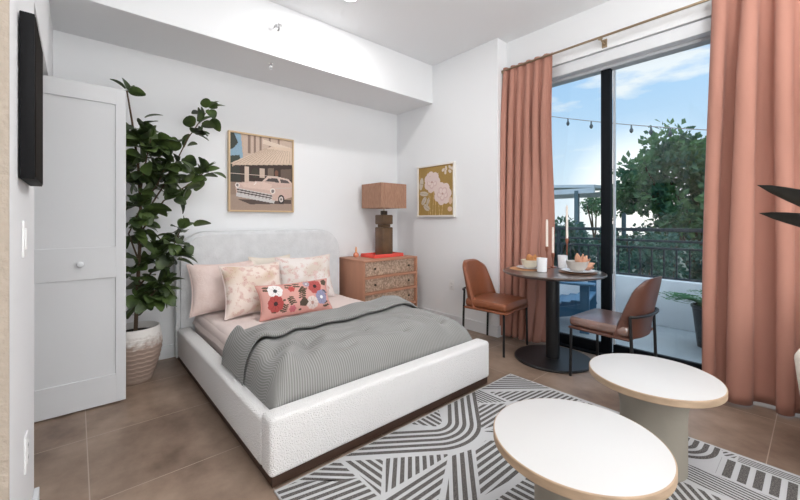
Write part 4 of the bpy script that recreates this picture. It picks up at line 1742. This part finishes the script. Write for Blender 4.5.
# ------------------------------------------------------------------ armchair at the right edge
ac = thing('armchair', 'cream upholstered armchair cut off by the right edge', 'armchair', (2.72, -0.355, 0), -0.1)
boxo('seat_base', (-0.30, 0.30, -0.30, 0.30, 0.14, 0.30), CREAMF, ac, bev=0.03, seg=3)
boxo('seat_cushion', (-0.31, 0.26, -0.28, 0.28, 0.302, 0.43), CREAMF, ac, bev=0.045, seg=4)
for s in (-1, 1):
    bm = bmesh.new()
    box(bm, -0.32, 0.33, s * 0.355 - 0.06, s * 0.355 + 0.06, 0.14, 0.61, bev=0.05, seg=5)
    for v in bm.verts:
        k = (0.61 - v.co.z) / 0.47
        if v.co.x < 0:
            v.co.x += 0.05 * k
        v.co.y -= s * 0.045 * k
    fin('arm', bm, CREAMF, ac, autos=True)
boxo('backrest', (0.20, 0.34, -0.34, 0.34, 0.28, 0.80), CREAMF, ac, bev=0.06, seg=5)
for x in (-0.13, 0.26):
    for y in (-0.27, 0.27):
        tubeo('leg', [(x, y, 0), (x * .95, y * .95, 0.15)], 0.014, PLINTH, ac, 10, 0.02)

# ------------------------------------------------------------------ dracaena beyond the right edge
dp = thing('dracaena_plant', 'dark leaved plant whose long leaves reach in from the right edge', 'plant', (1.78, -0.42, 0.0115))
latheo('pot', [(0.10, 0), (0.14, 0.05), (0.15, 0.28), (0.155, 0.30), (0.14, 0.30), (0.135, 0.27)], CERAM, dp)
tubeo('stem', [(0, 0, 0.25), (0.02, 0.01, 0.6), (0, 0.02, 0.95), (0.02, 0.04, 1.12)], 0.014, BARK, dp)


def blade(bm, base, tip, w, droop=0.05, n=12):
    base, tip = Vector(base), Vector(tip)
    d = tip - base
    s = (Vector((-d.y, d.x, 0)).normalized() * 0.55 + Vector((0, 0, 0.85))).normalized()
    up = Vector((0, 0, 1))
    rows = []
    for i in range(n + 1):
        t = (i / n) ** 0.8
        p = base + d * t + up * droop * math.sin(PI * t)
        ww = w * (math.sin(PI * min(1, 0.12 + t * 0.88)) ** 0.7)
        rows.append((bm.verts.new(p - s * ww), bm.verts.new(p + Vector((0.3, 0, 0)) * ww), bm.verts.new(p + s * ww)))
    for a, b in zip(rows, rows[1:]):
        bm.faces.new((a[0], a[1], b[1], b[0]))
        bm.faces.new((a[1], a[2], b[2], b[1]))


bm = bmesh.new()
L0 = (0.02, 0.04, 1.10)
blade(bm, (0.02, 0.06, 1.06), (-0.005, 0.565, 1.310), 0.052, 0.0)
blade(bm, (0.02, 0.05, 1.05), (0.03, 0.563, 1.213), 0.046, 0.01)
random.seed(21)
for k in range(14):
    a = -PI / 2 + random.uniform(-2.1, 2.1)
    r = random.uniform(0.3, 0.5)
    blade(bm, (0.02, 0.04, 1.10 + random.uniform(-.1, .05)), (0.02 + math.cos(a) * r, 0.04 + math.sin(a) * r, 1.15 + random.uniform(0, .4)), 0.032, 0.06)
fin('leaves', bm, DRACL, dp, smooth=True)
latheo('soil', [(0.136, 0.262), (0.136, 0.27)], SOIL, dp)

# ------------------------------------------------------------------ potted ficus behind the closet door
fp = thing('potted_ficus', 'tall leafy ficus in a ribbed whitewashed basket behind the closet door', 'plant', (0.335, 3.40, 0))
prof = []
nn = 130
for k in range(nn + 1):
    t = k / nn
    z = 0.40 * t
    r = 0.105 + 0.068 * math.sin(min(1, t * 1.35) * PI / 2) - 0.018 * max(0, t - 0.7) / 0.3
    prof.append((r, z))
prof += [(prof[-1][0] - 0.012, 0.40), (prof[-1][0] - 0.014, 0.34)]


def wob(r, z, a):
    if z > 0.335:
        return r
    q = z / 0.034 + 0.30 * abs(math.sin(a * 8)) + 0.04 * math.sin(a * 5)
    return r + 0.006 * ((q % 1.0) - 0.5)


bm = bmesh.new()
lathe(bm, prof, 72, wob=wob)
fin('basket', bm, PLANTERM, fp, smooth=True)
latheo('soil', [(0.135, 0.345), (0.135, 0.352)], SOIL, fp)


def ficus():
    rnd = random.Random(12)
    bm = bmesh.new()
    main = [Vector((0, 0, 0.3)), Vector((0.02, 0.0, 0.8)), Vector((0.04, 0.02, 1.2)), Vector((0.02, 0.0, 1.6)), Vector((-0.02, 0.0, 1.95)), Vector((-0.05, 0, 2.16))]
    tube(bm, main, 0.014, 8, 0.005)
    tw = [main]
    br = [[(0.04, 0.02, 1.2), (0.2, 0.0, 1.5), (0.34, -0.03, 1.85), (0.50, -0.02, 2.13)],
          [(0.03, 0.0, 1.1), (0.18, -0.02, 1.35), (0.34, -0.05, 1.48), (0.47, -0.03, 1.60)],
          [(0.02, 0, 0.7), (0.14, -0.05, 0.85), (0.24, -0.06, 1.0), (0.29, -0.05, 1.12)],
          [(0.02, 0, 1.3), (0.12, -0.1, 1.45), (0.22, -0.12, 1.72)],
          [(0.02, 0, 0.5), (0.08, -0.08, 0.62), (0.16, -0.10, 0.72)],
          [(0.02, 0, 0.9), (-0.05, -0.12, 1.1), (0.02, -0.16, 1.3)],
          [(0.03, 0, 1.4), (0.05, -0.1, 1.6), (0.08, -0.14, 1.8)]]
    for b in br:
        b = [Vector(p) for p in b]
        tube(bm, b, 0.007, 6, 0.003)
        tw.append(b)
    fin('trunk', bm, BARK, fp)
    vs, fs = [], []

    def leaf(p, d, L):
        d = d.normalized()
        up = Vector((0, 0, 1)) if abs(d.z) < 0.9 else Vector((1, 0, 0))
        s = d.cross(up).normalized()
        s = Matrix.Rotation(rnd.uniform(-0.9, 0.9), 3, d) @ s
        nrm = s.cross(d)
        w = L * 0.42
        rows = []
        b0 = len(vs)
        n = 6
        for i in range(n + 1):
            t = i / n
            ww = w * math.sin(PI * (0.06 + 0.90 * t) ** 0.85) ** 0.7
            c = p + d * (L * (0.15 + t)) - nrm * (0.25 * L * t * t)
            vs.extend([c - s * ww + nrm * ww * .3, c, c + s * ww + nrm * ww * .3])
        for i in range(n):
            a = b0 + i * 3
            fs.append((a, a + 1, a + 4, a + 3))
            fs.append((a + 1, a + 2, a + 5, a + 4))
    for ti, b in enumerate(tw):
        # sample along the branch
        tot = 105 if ti == 0 else (26 if ti in (1, 2) else 42)
        for k in range(tot):
            t = (rnd.uniform(0.06, 0.80) if ti == 0 else rnd.uniform(0.35, 1)) * (len(b) - 1)
            i = min(int(t), len(b) - 2)
            p = b[i].lerp(b[i + 1], t - i)
            d = Vector((rnd.gauss(0, 1), rnd.gauss(0, 1) - 0.3, rnd.gauss(0.1, 0.7)))
            off = d.normalized() * rnd.uniform(0.01, 0.05 if ti in (1, 2) else 0.09)
            leaf(p + off, d, rnd.uniform(0.085, 0.125))
        for k in range(5):
            d = (b[-1] - b[-2]).normalized() + Vector((rnd.gauss(0, .7), rnd.gauss(0, .7), rnd.gauss(0, .7)))
            leaf(b[-1], d, 0.10)
    me = bpy.data.meshes.new('leaves')
    vv = []
    for v in vs:
        # leaves keep clear of the wall and of the closet door
        y = min(v.y, 0.325)
        y = max(y, -0.30)
        vv.append((v.x, y, v.z))
    me.from_pydata(vv, [], fs)
    link('leaves', me, LEAF, fp, smooth=True)


ficus()
